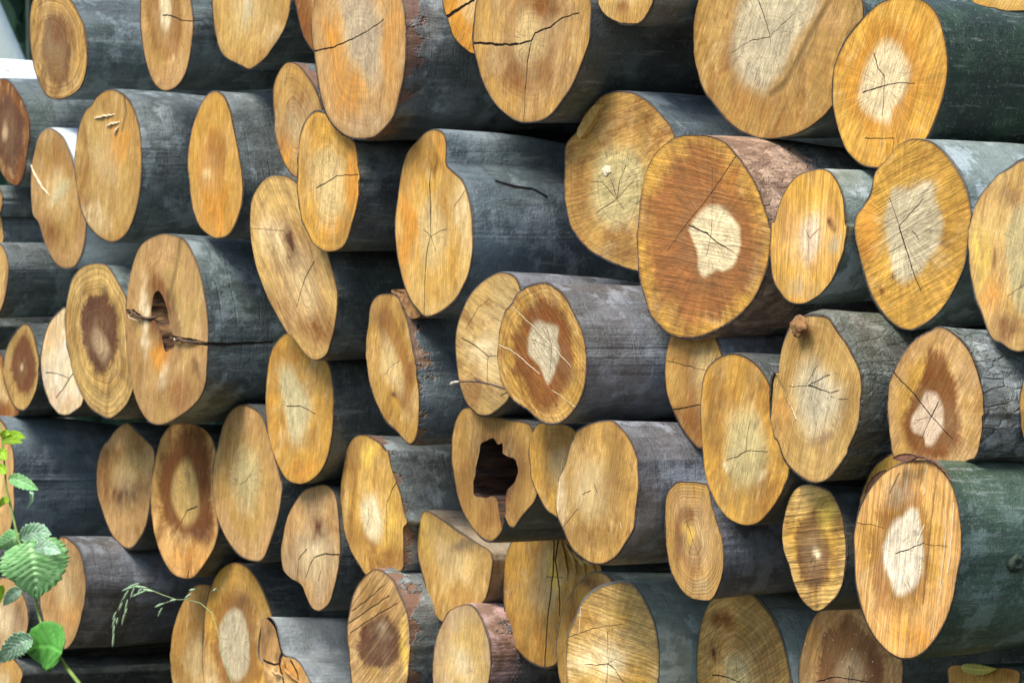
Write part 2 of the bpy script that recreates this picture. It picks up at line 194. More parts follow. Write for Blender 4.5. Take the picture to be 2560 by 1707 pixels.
L('g6', o="F 1000,620 1070,640 1120,710 1180,800 1240,900 1290,1000 1297,1100 1285,1230 1260,1360 1200,1490 I 1200,60 1140,160 1070,240 980,270 900,240 830,180 780,110 740,0 F 715,1420 697,1300 690,1150 697,1040 720,995 745,1000 755,900 785,780 825,690 870,650 930,620",
  c="F 940,1080", h="F 920,880 1000,900 1100,1000 1200,1100 1190,1260 1100,1400 960,1490 890,1400 840,1220 850,1020", hc='grey_pale', hs=.45, k=["F 7 940,1080 1080,1010", "F 7 940,1080 1030,1110 1080,1130 1150,1110", "F 4 820,1090 940,1080", "F 4 930,1070 1000,950", "F 4 1140,1168 1200,1168"],
  step="F 724,1000 770,1090 810,1190 862,1300", kw=["F 16 724,1000 770,1090 810,1190 862,1300"], bl=["F 950,730,170,90,b,.3", "F 760,1250,60,120,o,.4", "F 1040,1420,70,40,b,.6", "F 1000,1150,60,120,w,.6"], w=('ochre', 'straw'), ring=.25, saw=(70, .5), bark='gnarl', stub=1,
  L="log end with raised pale splinter at its left and branch stub at its top")
L('g7', o="F 1740,720 1800,700 1860,720 1930,770 1990,850 2040,960 2075,1080 2092,1200 2090,1340 2070,1460 2040,1550 I 1990,115 1850,190 1700,190 1560,120 F 1500,1540 1470,1400 1455,1250 1460,1100 1490,1000 1540,900 1590,830 1660,760",
  c="F 1755,1280", h="F 1720,1110 1800,1140 1840,1250 1840,1360 1800,1420 1760,1480 1710,1480 1700,1420 1620,1380 1610,1290 1670,1200", hc='pinkish', hs=.1,
  s="F 1740,870 1820,890 1900,1050 1930,1250 1930,1450 1800,1580 1640,1550 1570,1400 1590,1210 1680,1050", sc=('brown_deep', .85), k=["F 8 1505,1000 1650,1150 1755,1280 1890,1430", "F 7 1800,1190 1755,1280 1690,1420", "F 3 1755,1280 1640,1310"],
  w=('gold', 'tan'), ring=.35, rad=.4, saw=(50, .5), bark='rough', edge_rings=1, L="log end with an X crack through its small pinkish heart in a brown core")
L('g8', o="F 2400,950 2480,1050 2500,1250 2480,1450 2400,1520 2345,1430 2325,1300 2325,1180 2345,1050", c="F 2410,1230", w=('gold', 'ochre'), bark='dark', L="thin yellow sliver of a log end cut by the right edge at mid height")

L('h1', o="D -50,1268 30,1330 70,1440 G 90,100 95,300 85,480 50,620 -10,700 -90,640 -140,450 -150,150 D -110,1380", c="G -20,250", w=('straw', 'tan'), bark='blue', saw=(80, .3), L="broad grey blue log lying at the left edge behind the green nettle stem")
L('h2', o="D 830,1315 895,1370 965,1440 G 1008,50 1005,200 985,380 965,510 920,620 850,695 780,660 720,580 670,450 635,330 632,200 650,80 685,0 D 700,1445 760,1360",
  c="G 830,260", h="G 790,80 880,40 960,60 980,160 900,220 830,200 790,140", hc='ochre_l', hs=.6, bl=["G 800,330,120,90,u,.6", "G 680,200,50,150,b,.5", "G 900,500,80,120,b,.2"], w=('ochre_dull', 'tan'), ring=.1, saw=(80, .3), bark='dark',
  L="dusky log end with brown smudge and frayed yellow patch, left of the dark brown one")
L('h3', o="D 1130,1330 1250,1330 1340,1370 1395,1450 G 1410,100 1400,250 1412,400 1428,560 1400,680 1340,780 1270,870 1200,885 1120,850 1060,750 1015,620 990,480 985,300 1005,150 1040,0 D 1065,1400",
  c="G 1220,440", h="G 1200,90 1260,150 1290,270 1305,400 1290,490 1210,560 1150,470 1110,350 1130,200", hc='straw', hs=.15, s="D 1200,1360 1330,1400 G 1370,100 1370,300 1390,520 1320,600 1210,620 1110,560 1050,400 1050,220 1090,60", sc=('brown_deep', .75),
  bl=["G 1280,750,120,100,o,.3", "G 1330,580,60,60,u,.5"], k=["G 8 1285,415 1220,440 1180,520", "G 10 1225,885 1230,840"], w=('ochre', 'orange_pale'), ring=.2, saw=(82, .3), bark='dark', L="brown log end with a yellow lens shaped heart and a small tick shaped crack")
L('h4', o="D 1560,1205 1620,1210 1700,1260 1745,1370 1785,1520 G 1805,140 1840,270 1835,400 1810,520 1770,640 1720,760 1660,775 1570,740 1490,650 1430,530 1400,400 1388,250 1395,100 D 1420,1480 1450,1350 1500,1250",
  c="G 1605,250", h="G 1580,10 1680,40 1730,180 1710,340 1640,430 1550,380 1500,220 1510,90", hc='olive_pale', hs=.6, k=["G 4 1600,250 1570,270", "G 4 1605,250 1640,200"], w=('ochre', 'tan'), ring=.2, saw=(80, .35), bark='dark', L="plain yellow oval log end with a soft greenish heart, right of the dark brown one")
L('h5', o="G 2120,270 2170,300 2200,370 2215,500 2225,700 2210,850 2180,960 2150,1050 2090,1100 2040,1080 2000,1000 1970,930 1900,880 1850,820 1838,720 1850,600 1880,480 1930,380 1980,310 2050,280",
  c="G 2060,740", bl=["G 2060,560,40,110,u,.7", "G 2050,720,50,60,p,.5", "G 1900,750,60,120,b,.25"], k=["G 8 2220,728 2120,725 2060,745 2030,790 2000,880", "G 6 2010,690 1955,760 1940,930", "G 5 2100,830 2080,900"], w=('tan_l', 'tan'), ring=.2, saw=(85, .4), bark='dark',
  L="small twisted greyish tan log end with wavy cracks, pinched narrow at the bottom")
L('i1', o="E 200,1400 260,1420 320,1460 350,1500 H 365,40 390,150 420,240 455,350 475,450 490,520 466,560 465,700 460,825 400,845 330,860 270,870 220,862 180,800 120,700 80,570 55,400 60,250 90,50 E 90,1500 140,1420",
  c="H 245,490", h="H 240,320 290,340 320,450 335,560 310,650 250,645 210,600 180,480 180,380", hc='cream', hs=.25, bl=["H 130,250,30,300,b,.5", "H 170,600,40,100,b,.4", "H 400,480,50,200,y,.5", "H 400,760,60,80,b,.6", "H 250,640,50,30,b,.5", "E 250,1520,60,100,y,.6"],
  k=["H 7 430,240 390,310 358,390", "H 4 355,400 350,640", "H 3 240,490 230,420", "H 3 240,490 215,580"], w=('gold', 'ochre'), ring=.12, saw=(80, .4), bark='flaky', L="yellow log end with cream oval heart and torn red brown bark at upper right")
L('i2', o="E 870,1225 1000,1250 1130,1290 1250,1310 1310,1350 H 1335,60 1345,250 1330,360 1280,430 1230,500 1190,560 1150,540 1128,480 1112,570 1080,620 1030,650 970,620 900,540 850,440 810,300 785,150 780,0 E 785,1400 810,1310",
  c="H 1060,190", hole="H 1000,-30 1050,-60 1085,-10 1120,-20 1125,60 1180,100 1205,150 1200,250 1155,305 1140,360 1136,430 1140,500 1160,620 1108,640 1108,500 1104,430 1090,390 1050,345 985,350 935,330 920,250 935,150 960,60 970,0",
  bl=["H 1060,170,150,230,u,.75", "H 860,300,60,200,b,.3", "H 1020,500,60,90,b,.4", "H 1180,430,50,90,b,.4", "H 1260,150,50,150,b,.3"], w=('ochre_dull', 'ochre'), ring=.1, saw=(82, .35), bark='dark', L="hollow log end with a big black rotten hole, split open at the bottom")
L('i3', o="E 1350,1325 1450,1320 1560,1350 1650,1440 H 1710,100 1690,300 1610,430 1510,500 1440,470 1390,425 1335,330 1300,220 1285,100 E 1290,1450 1310,1380", c="H 1480,150", bl=["H 1400,100,60,160,b,.4", "E 1480,1440,70,80,b,.4"], w=('ochre', 'gold'), ring=.4, saw=(80, .3), bark='dark',
  L="yellow log end right of the hollow one, its right half covered by a rounder log")
L('i4', o="E 1820,1305 1880,1350 1940,1430 1985,1530 H 2000,130 2005,280 1990,420 1975,560 1920,650 1860,730 1800,780 1740,800 1680,785 1620,740 1560,680 1510,580 1470,470 1465,350 1480,250 1520,120 1560,0 E 1580,1420 1600,1370 1700,1320",
  c="H 1690,330", h="H 1640,310 1700,290 1740,330 1720,390 1660,400 1630,360", hc='straw_pale', hs=.6, bl=["H 1870,150,60,250,b,.3", "H 1480,350,30,200,p,.6", "H 1700,620,90,60,b,.3", "H 1600,230,100,200,g,.25"], k=["H 5 1640,335 1690,310", "H 5 1715,270 1735,330", "H 4 1500,560 1610,430"],
  kw=["H 12 1555,10 1530,100 1480,240", "H 8 1885,520 1890,560"], w=('ochre_dull', 'ochre'), ring=.15, rad=.3, saw=(75, .4), bark='purple', L="broad dull yellow log end with a frayed pale left rim, beside the hollow one")
L('i5', o="I 100,250 250,265 290,300 310,400 340,500 375,600 390,720 385,820 360,920 310,1020 220,1028 150,1000 100,940 50,850 15,720 0,560 5,400 20,320 60,270",
  c="I 180,600", s="I 140,400 190,440 210,560 250,700 240,850 160,850 90,720 80,560 100,450", sc=('brown', .45), bl=["I 70,620,25,160,u,.5", "I 170,450,40,40,b,.6", "I 140,580,30,70,y,.6", "I 220,930,80,60,g,.3"], k=["I 4 150,520 190,630 165,720", "I 3 190,630 230,740"], w=('tan', 'ochre'), ring=.8, saw=(85, .2), bark='purple',
  L="rounded rectangular log end with curved rings and brown streaks, standing on mossy bark")
L('i6', o="I 900,275 960,270 1070,300 1120,360 1160,450 1185,560 1195,700 1185,850 1150,970 1090,1050 1010,1100 940,1070 880,1000 840,900 810,790 775,680 770,560 790,440 820,350 860,300",
  c="I 985,730", s="I 910,470 1020,470 1085,680 1070,900 960,960 880,820 860,640", sc=('umber', .6), bl=["I 980,710,30,35,p,.8", "I 1080,450,60,120,y,.7"], k=["I 5 990,735 960,790", "I 4 995,740 985,830"], w=('gold', 'straw'), ring=.1, saw=(6, 1.0), bark='dark', ridg=1,
  L="small golden log end ribbed with level saw ridges over a purple brown core")
L('i7', o="I 1620,115 1720,115 1790,150 1850,220 1900,330 1930,450 1940,580 1935,750 1910,900 1880,1050 1830,1180 1760,1300 1690,1380 1600,1415 1520,1405 1440,1350 1370,1270 1310,1150 1270,1020 1245,870 1235,720 1240,580 1265,450 1310,340 1370,260 1440,190 1520,140",
  c="I 1520,720", h="I 1600,410 1670,430 1680,500 1700,640 1705,740 1690,860 1640,960 1550,1015 1500,990 1470,900 1430,820 1425,680 1450,600 1500,500 1570,460", hs=.08, hc='white_warm',
  s="I 1560,250 1680,320 1730,560 1740,820 1680,1040 1560,1120 1430,1060 1360,880 1350,640 1400,440", sc=('brown', .5), k=["I 7 1515,720 1600,695 1705,648", "I 4 1250,520 1380,540 1440,560", "I 3 1705,660 1860,680"],
  kw=["I 10 1840,420 1830,700 1800,950", "I 14 1890,400 1870,700 1850,850", "I 8 1600,150 1580,330", "I 10 1720,150 1700,330", "I 8 1820,900 1740,1280", "I 12 1700,540 1660,640"], kg=["I 16 1790,170 1750,500 1720,800 1690,1050", "I 10 1540,200 1480,330"],
  bl=["I 1540,300,60,90,g,.4", "I 1450,480,40,60,b,.5", "I 1400,900,60,200,b,.3", "I 1600,1280,120,100,o,.6"], w=('gold', 'orange_pale'), ring=.2, rad=.2, saw=(80, 1.0), bark='green_l', flap=1,
  L="biggest log end at lower right with white heart, upright fibres and peeling bark above")
L('i8', o="I 1500,60 1440,90 1380,140 1330,220 1290,340 1265,460 1260,600 1300,720 1400,760 1500,650 1590,450 1640,280 1620,130 1560,70", c="I 1450,400", bl=["I 1420,150,60,60,y,.5"], w=('gold', 'ochre'), ring=.2, saw=(75, .3), bark='dark', flap=1,
  L="yellow crescent of a log end peeping out behind the biggest lower right log")

L('j1', o="G 60,880 130,940 180,1060 185,1170 160,1290 90,1380 0,1400 -90,1330 -120,1150 -90,980 -20,890", c="G 30,1140", bl=["G 110,1120,35,90,u,.6", "G 30,1150,60,70,p,.5"], w=('tan_l', 'tan'), ring=.2, saw=(80, .3), bark='dark', L="tan log end at the left edge behind the green leaves, upper of two there")
L('j2', o="G 60,1400 120,1440 150,1510 130,1580 90,1680 0,1740 -80,1650 -100,1520 -50,1420", c="G 20,1560", w=('tan', 'ochre'), ring=.2, saw=(80, .3), bark='dark', L="tan log end in the bottom left corner under the green leaves")
L('j3', o="G 400,610 470,640 520,700 545,800 560,920 550,1050 520,1180 480,1290 430,1350 370,1330 310,1240 270,1130 255,1000 280,850 330,720", c="G 410,960", bl=["G 460,1130,60,100,o,.3", "G 350,1000,50,150,b,.2"], w=('tan', 'tan'), ring=.1, saw=(80, .4), bark='purple', L="plain tan log end just right of the big crinkled leaf, purple grey bark beside it")
L('j4', o="G 1310,920 1400,950 1460,1100 1470,1400 1430,1700 1310,1900 1200,1850 1140,1650 1112,1450 1115,1330 1140,1180 1190,1050 1250,955", c="G 1290,1400", bl=["G 1280,1150,70,150,b,.3"], w=('ochre_dull', 'ochre'), ring=.15, saw=(80, .3), bark='dark', L="ochre log end at the bottom with grass seed heads over it, behind white hearted one")
L('j5', o="G 1510,785 1580,790 1640,830 1700,910 1740,1000 1775,1110 1800,1250 1790,1450 1750,1650 1680,1850 1560,1930 1430,1850 1360,1700 1325,1500 1320,1350 1325,1200 1345,1050 1380,930 1430,840",
  c="G 1535,1300", h="G 1540,1070 1600,1120 1625,1200 1640,1300 1635,1450 1595,1540 1530,1565 1470,1480 1430,1350 1420,1220 1465,1120", hs=.06, hc='grey_pale', s="G 1540,960 1640,1040 1680,1250 1690,1500 1600,1680 1470,1620 1400,1400 1390,1200 1430,1040", sc=('brown', .55),
  bl=["G 1570,1020,70,60,u,.4", "G 1380,1560,40,120,p,.4"], k=["G 3 1535,1300 1550,1250", "G 3 1470,1380 1500,1530"], w=('ochre', 'gold'), ring=.2, saw=(80, .3), bark='dark', L="log end at the bottom with sharp greyish white oval heart, beside broken orange one")
L('j6', o="G 1755,1130 1800,1180 1815,1250 1850,1370 1930,1410 1990,1490 2040,1600 2040,1800 1950,1950 1800,1950 1730,1800 1740,1600 1730,1480 1690,1390 1690,1280 1710,1180", c="G 1830,1560", bl=["G 1750,1280,50,120,u,.5", "G 1900,1500,60,60,o,.7", "G 1830,1420,20,60,u,.6"], k=["G 26 1850,1370 1830,1450 1850,1540 1870,1640", "G 14 1730,1420 1790,1450 1830,1440", "G 12 1900,1420 1940,1500 1960,1600"], kb=["G 7 1860,1350 1980,1330 2100,1300 2250,1280"],
  w=('orange_pale', 'tan'), ring=.1, saw=(70, .6), bark='white_grey', jag=2, L="broken splintered orange log end at the bottom under pale grey bark")
L('k1', o="H 280,820 340,840 400,900 440,980 480,1080 505,1200 512,1330 505,1450 485,1568 450,1650 390,1720 300,1740 200,1700 140,1600 115,1450 100,1300 100,1180 125,1030 165,930 220,860", c="H 310,1320",
  s="H 200,1190 330,1120 430,1220 440,1400 320,1470 190,1420 165,1300", sc=('umber', .75), bl=["H 320,1050,120,90,b,.4", "H 480,1350,25,160,y,.6", "H 340,1230,40,60,p,.3"], kg=["H 12 110,1180 250,1080 370,1000", "H 9 130,1100 260,1000 340,930", "H 9 120,1240 300,1120 420,1050"], w=('ochre_dull', 'tan'), ring=.15, saw=(38, 1.0), bark='flaky',
  L="log end at the bottom scored with diagonal saw grooves over a purple brown patch")
L('k2', o="H 592,445 622,440 660,462 740,515 850,590 950,655 1040,722 1036,850 1015,960 980,1040 900,1080 800,1130 715,1165 660,1090 620,970 580,830 553,700 555,570 575,480", c="H 780,760", bl=["H 900,660,110,40,G,.7", "H 740,760,70,90,b,.3", "H 600,600,40,120,y,.5"], w=('straw', 'ochre'), ring=.1, saw=(75, .3), bark='splitwood',
  L="half log end under the hollow one, its flat split side slanting down to the right")
L('k3', o="H 860,1055 920,1065 970,1130 1010,1230 1035,1330 1038,1450 1025,1550 1000,1650 930,1740 820,1760 720,1720 670,1620 655,1500 660,1380 680,1270 720,1170 770,1090", c="H 850,1430", h="H 780,1320 880,1360 920,1450 900,1540 800,1500 770,1400", hc='cream_dull', hs=.7, bl=["H 880,1500,20,30,b,.6"], w=('straw', 'tan_l'), ring=.1, saw=(80, .35), bark='pink_peel',
  L="pale tan log end at the bottom with pinkish peeled bark at its upper right")
L('k4', o="H 1380,425 1460,520 1540,650 1620,740 1750,800 1740,880 1650,930 1570,1020 1520,1150 1500,1300 1470,1450 1390,1475 1300,1440 1220,1370 1170,1280 1130,1130 1115,960 1120,820 1150,700 1190,590 1250,500", c="H 1430,880", k=["H 15 1430,470 1450,650 1440,850 1410,1100 1390,1470", "H 15 1485,600 1455,760 1480,950 1485,1120", "H 4 1400,870 1500,880"],
  bl=["H 1450,870,35,90,y,1", "H 1340,900,50,150,b,.4", "H 1560,750,80,120,b,.4", "H 1380,1250,120,150,o,.3"], w=('ochre', 'gold'), ring=.12, saw=(80, .3), bark='dark', jag=3, L="tall golden log end split lengthwise by two long dark cracks, frayed on its right")
L('k5', o="H 1820,905 1900,895 1960,910 2010,970 2050,1040 2090,1130 2120,1250 2135,1400 2125,1568 2100,1700 2000,1850 1850,1900 1700,1850 1590,1700 1540,1568 1530,1400 1540,1250 1590,1120 1640,1010 1720,940", c="H 1800,1440", h="H 1740,1370 1820,1330 1900,1380 1910,1470 1850,1540 1750,1500", hc='cream', hs=.6, k=["H 5 1800,1440 1800,1230", "H 5 1800,1440 1720,1450 1640,1440", "H 6 1800,1440 1850,1480 1900,1560", "H 6 1800,1440 1790,1570", "H 4 1800,1440 1860,1400", "H 4 1540,1270 1700,1210 1900,1180"],
  bl=["H 1700,1380,150,120,p,.4"], kw=["H 10 1625,1050 1610,1250"], w=('gold', 'straw'), ring=.3, rad=.8, saw=(-8, .9), bark='moss_l', L="large gold log end at the bottom with star cracks, greenish white bark to its right")
L('k6', o="H 1720,840 1800,860 1850,950 1860,1150 1850,1400 1800,1650 1700,1760 1600,1750 1520,1650 1475,1500 1463,1320 1480,1200 1520,1060 1580,950 1650,875", c="H 1660,1300", bl=["H 1580,1150,30,250,b,.5", "H 1700,900,60,40,u,.6"], w=('gold', 'ochre'), ring=.2, saw=(80, .3), bark='moss_l', L="smooth golden crescent of a log end peeping out left of the star cracked one")
L('k7', o="I 440,930 500,940 580,980 650,1050 710,1130 760,1240 800,1380 825,1500 835,1600 820,1720 740,1850 600,1920 450,1900 320,1800 240,1680 215,1568 210,1400 220,1280 250,1150 300,1040 360,970", c="I 480,1550", h="I 400,1390 510,1370 560,1480 540,1580 430,1590 380,1480", hc='olive_pale', hs=.3, k=["I 7 320,1510 400,1525 500,1560", "I 4 480,1540 470,1390"], bl=["I 390,1150,60,60,b,.7", "I 320,1380,20,60,u,.7", "I 480,1300,130,60,b,.3", "I 630,1500,60,120,b,.35"], w=('ochre', 'straw'), ring=.6, rad=.4, saw=(25, .8), bark='moss_l',
  L="round log end at the bottom with arched growth rings and a small pale heart")
L('k8', o="I 1180,992 1280,1010 1400,1090 1500,1230 1555,1400 1560,1568 1530,1720 1430,1850 1270,1920 1100,1880 960,1780 890,1650 875,1500 890,1380 930,1230 990,1120 1080,1030", c="I 1210,1520", s="I 1170,1130 1300,1190 1410,1330 1460,1520 1400,1720 1200,1770 1020,1670 1000,1500 1040,1300", sc=('umber_red', .6), h="I 1180,1370 1280,1360 1330,1460 1320,1568 1230,1600 1130,1560 1120,1450", hc='tan_l', hs=.5, k=["I 6 1000,1560 1120,1525 1330,1560", "I 5 1210,1450 1210,1568"], bl=["I 950,1250,60,60,o,.4"], w=('orange_pale', 'tan'), ring=.5, saw=(65, .4), bark='dark', specks=1,
  L="reddish brown cored log end at the bottom with white flecks, below biggest right log")
L('k9', o="I 1870,1455 2050,1460 2310,1480 2330,1568 2320,1750 2200,1880 2080,1900 1930,1820 1865,1680 1862,1568", c="I 2090,1660", bl=["I 2250,1520,60,50,b,.5", "I 1920,1520,40,50,b,.4"], w=('gold', 'ochre'), ring=.2, saw=(80, .3), bark='green', L="flat topped yellow log end at the bottom right with a leaf lying against it")

L('x1', o="D -260,570 -190,600 -160,700 -190,800 -260,840 -330,800 -360,700 -330,600", c="D -260,700", w=('tan','ochre'), bark='dark', L="dark log showing only as bark in the gap above the reddish cored log end")
L('x2', o="G -300,1180 -220,1210 -190,1330 -220,1450 -300,1490 -380,1450 -410,1330 -380,1210", c="G -300,1330", w=('tan','ochre'), bark='dark', L="dark log glimpsed low at the left, in the slit under the purple grey bark")
L('x3', o="G -330,650 -250,690 -220,790 -250,890 -330,930 -410,890 -440,790 -410,690", c="G -330,790", w=('tan','ochre'), bark='dark', L="dark log glimpsed at the left edge just beneath the broad grey blue log")

PROT = {'a1': 0.007, 'a2': 0.0, 'a3': -0.036, 'a4': -0.046, 'a5': 0.089, 'b1': -0.023, 'b2': 0.053, 'b3': 0.036, 'c1': -0.077, 'c2': -0.024, 'c3': 0.0, 'd0': -0.023, 'd1': 0.007, 'd2': -0.011, 'd3': 0.019, 'd4': 0.0, 'd5': -0.016, 'd6': 0.058, 'd7': 0.009, 'e1': 0.015, 'e2': -0.039, 'e3': 0.059, 'e4': 0.065, 'e5': 0.046, 'e6': 0.076, 'f0': 0.0, 'f1': -0.026, 'f2': 0.026, 'f3': 0.015, 'f4': 0.045, 'f5': -0.026, 'f6': -0.056, 'f7': -0.033, 'f8': -0.057, 'g1': -0.015, 'g2': 0.1, 'g3': 0.222, 'g4': 0.029, 'g5': 0.147, 'g6': 0.187, 'g7': 0.139, 'g8': 0.05, 'h1': 0.0, 'h2': -0.146, 'h3': -0.116, 'h4': -0.086, 'h5': -0.097, 'i1': -0.11, 'i2': 0.071, 'i3': 0.098, 'i4': 0.192, 'i5': 0.119, 'i6': 0.127, 'i7': 0.234, 'i8': 0.1, 'j1': 0.0, 'j2': 0.0, 'j3': 0.0, 'j4': -0.242, 'j5': -0.175, 'j6': -0.126, 'k1': -0.067, 'k2': -0.152, 'k3': -0.113, 'k4': -0.19, 'k5': 0.008, 'k6': -0.132, 'k7': -0.093, 'k8': -0.1, 'k9': 0.0, 'x1': 0.0, 'x2': 0.0, 'x3': 0.0}

# ---------------------------------------------------------------- view geometry
TILE = dict(A=(0,0),B=(830,0),C=(1660,0),D=(0,550),E=(830,550),F=(1660,550),G=(0,1107),H=(830,1107),I=(1660,1107))
TS = 900.0/2352.0
HFOV = math.radians(12.0)
AXIS = math.radians(58.5)          # angle between the view and the run of the logs
DIST = 12.0
CAMZ = 1.18
F_PX = 1280.0/math.tan(HFOV/2)
CAM = np.array([DIST*math.sin(AXIS), -DIST*math.cos(AXIS), CAMZ])
VIEW = np.array([-math.sin(AXIS), math.cos(AXIS), 0.0])
RIGHT = np.array([math.cos(AXIS), math.sin(AXIS), 0.0])
def pts(s):
    out = []; t = 'A'
    for tok in s.split():
        if tok in TILE: t = tok
        elif ',' in tok:
            x, y = map(float, tok.split(','))
            out.append((TILE[t][0]+x*TS, TILE[t][1]+y*TS))
    return np.array(out)
def ray(px):
    px = np.atleast_2d(px)
    a = (px[:,0]-1280)/F_PX; b = -(px[:,1]-853.5)/F_PX
    return VIEW[None]+a[:,None]*RIGHT[None]+b[:,None]*np.array([0,0,1.0])[None]
def to_plane(px, p):
    """picture points carried out to the upright plane y = -p of the pile: (x, z)"""
    d = ray(px); t = (-p-CAM[1])/d[:,1]
    P = CAM[None]+d*t[:,None]
    return P[:,[0,2]]
def spline(P, n=14):
    P = np.asarray(P); m = len(P); out = []
    for i in range(m):
        a,b,c,d = P[i-1],P[i],P[(i+1)%m],P[(i+2)%m]
        for k in range(n):
            t = k/n
            out.append(.5*((2*b)+(-a+c)*t+(2*a-5*b+4*c-d)*t*t+(-a+3*b-3*c+d)*t**3))
    return np.array(out)

# ---------------------------------------------------------------- node helpers
class NT:
    def __init__(s, tree): s.t = tree; s.n = tree.nodes; s.l = tree.links
    def node(s, kind, **kw):
        n = s.n.new(kind)
        for k, v in kw.items(): setattr(n, k, v)
        return n
    def put(s, sock, v):
        if isinstance(v, bpy.types.NodeSocket): s.l.new(v, sock)
        elif v is not None: sock.default_value = v
    def math(s, op, a, b=None, c=None, clamp=False):
        n = s.node('ShaderNodeMath', operation=op, use_clamp=clamp)
        for i, v in enumerate((a, b, c)):
            if v is not None: s.put(n.inputs[i], v)
        return n.outputs[0]
    def vm(s, op, a, b=None, scale=None):
        n = s.node('ShaderNodeVectorMath', operation=op)
        s.put(n.inputs[0], a)
        if b is not None: s.put(n.inputs[1], b)
        if scale is not None: s.put(n.inputs['Scale'], scale)
        return n.outputs['Value'] if op in ('LENGTH', 'DOT_PRODUCT', 'DISTANCE') else n.outputs['Vector']
    def noise(s, vec, scale, detail=3, rough=.55, dist=0.0):
        n = s.node('ShaderNodeTexNoise'); s.put(n.inputs['Vector'], vec); s.put(n.inputs['Scale'], scale)
        n.inputs['Detail'].default_value = detail; n.inputs['Roughness'].default_value = rough; n.inputs['Distortion'].default_value = dist
        return n.outputs['Fac']
    def ramp(s, v, lo, hi, a=0.0, b=1.0, smooth=True):
        n = s.node('ShaderNodeMapRange'); n.interpolation_type = 'SMOOTHSTEP' if smooth else 'LINEAR'
        s.put(n.inputs['Value'], v); s.put(n.inputs['From Min'], lo); s.put(n.inputs['From Max'], hi)
        s.put(n.inputs['To Min'], a); s.put(n.inputs['To Max'], b)
        return n.outputs['Result']
    def mix(s, f, a, b, mode='MIX'):
        n = s.node('ShaderNodeMix', data_type='RGBA', blend_type=mode); n.clamp_factor = True
        s.put(n.inputs[0], f); s.put(n.inputs[6], a); s.put(n.inputs[7], b)
        return n.outputs[2]
    def attr(s, name, what='Fac'):
        n = s.node('ShaderNodeAttribute', attribute_name=name); return n.outputs[what]
def C4(c): return (c[0], c[1], c[2], 1.0)
def new_mat(name):
    m = bpy.data.materials.new(name); m.use_nodes = True; m.node_tree.nodes.clear()
    nt = NT(m.node_tree)
    out = nt.node('ShaderNodeOutputMaterial'); b = nt.node('ShaderNodeBsdfPrincipled')
    nt.l.new(b.outputs[0], out.inputs[0])
    return m, nt, b
def group(name, ins, outs):
    g = bpy.data.node_groups.new(name, 'ShaderNodeTree')
    for n, t, d in ins:
        s = g.interface.new_socket(n, in_out='INPUT', socket_type=t)
        if d is not None: s.default_value = d
    for n, t in outs: g.interface.new_socket(n, in_out='OUTPUT', socket_type=t)
    nt = NT(g); gi = nt.node('NodeGroupInput'); go = nt.node('NodeGroupOutput')
    return g, nt, gi, go

# ---- distance to a tapering segment (cracks, scratches)
SEG, nt, gi, go = group('segment', [('P','NodeSocketVector',None),('A','NodeSocketVector',None),('B','NodeSocketVector',None),('W','NodeSocketFloat',.002),('Soft','NodeSocketFloat',.5)], [('Mask','NodeSocketFloat')])
pa = nt.vm('SUBTRACT', gi.outputs['P'], gi.outputs['A']); ba = nt.vm('SUBTRACT', gi.outputs['B'], gi.outputs['A'])
hh = nt.math('DIVIDE', nt.vm('DOT_PRODUCT', pa, ba), nt.vm('DOT_PRODUCT', ba, ba), clamp=True)
dd = nt.vm('LENGTH', nt.vm('SUBTRACT', pa, nt.vm('SCALE', ba, scale=hh)))
q = nt.math('DIVIDE', dd, gi.outputs['W'])
nt.l.new(nt.ramp(q, nt.math('SUBTRACT', 1.0, gi.outputs['Soft']), nt.math('ADD', 1.0, gi.outputs['Soft']), 1.0, 0.0), go.inputs[0])

# ---- sawn end of a log: growth rings, saw strokes, rays, brown core, pale heart
SAWN, nt, gi, go = group('sawn_wood', [
    ('WoodA','NodeSocketColor',None),('WoodB','NodeSocketColor',None),('Stain','NodeSocketColor',None),('StainAmt','NodeSocketFloat',0),
    ('Heart','NodeSocketColor',None),('HeartAmt','NodeSocketFloat',0),('HeartSoft','NodeSocketFloat',.2),
    ('Ring','NodeSocketFloat',.3),('Rays','NodeSocketFloat',.3),('SawAngle','NodeSocketFloat',1.3),('Saw','NodeSocketFloat',.4),
    ('Crack','NodeSocketFloat',0),('Groove','NodeSocketFloat',0),('Scratch','NodeSocketFloat',0),('Seed','NodeSocketFloat',0),('Specks','NodeSocketFloat',0),('Wet','NodeSocketFloat',0),('Ridge','NodeSocketFloat',0),('Cloud','NodeSocketFloat',.6)],
    [('Color','NodeSocketColor'),('Height','NodeSocketFloat'),('Rough','NodeSocketFloat')])
I = gi.outputs
uv = nt.node('ShaderNodeUVMap', uv_map='face').outputs[0]
seedv = nt.node('ShaderNodeCombineXYZ'); nt.l.new(I['Seed'], seedv.inputs[2])
P = nt.vm('ADD', uv, seedv.outputs[0])
rn = nt.attr('rn'); hn = nt.attr('hn'); sn = nt.attr('sn')
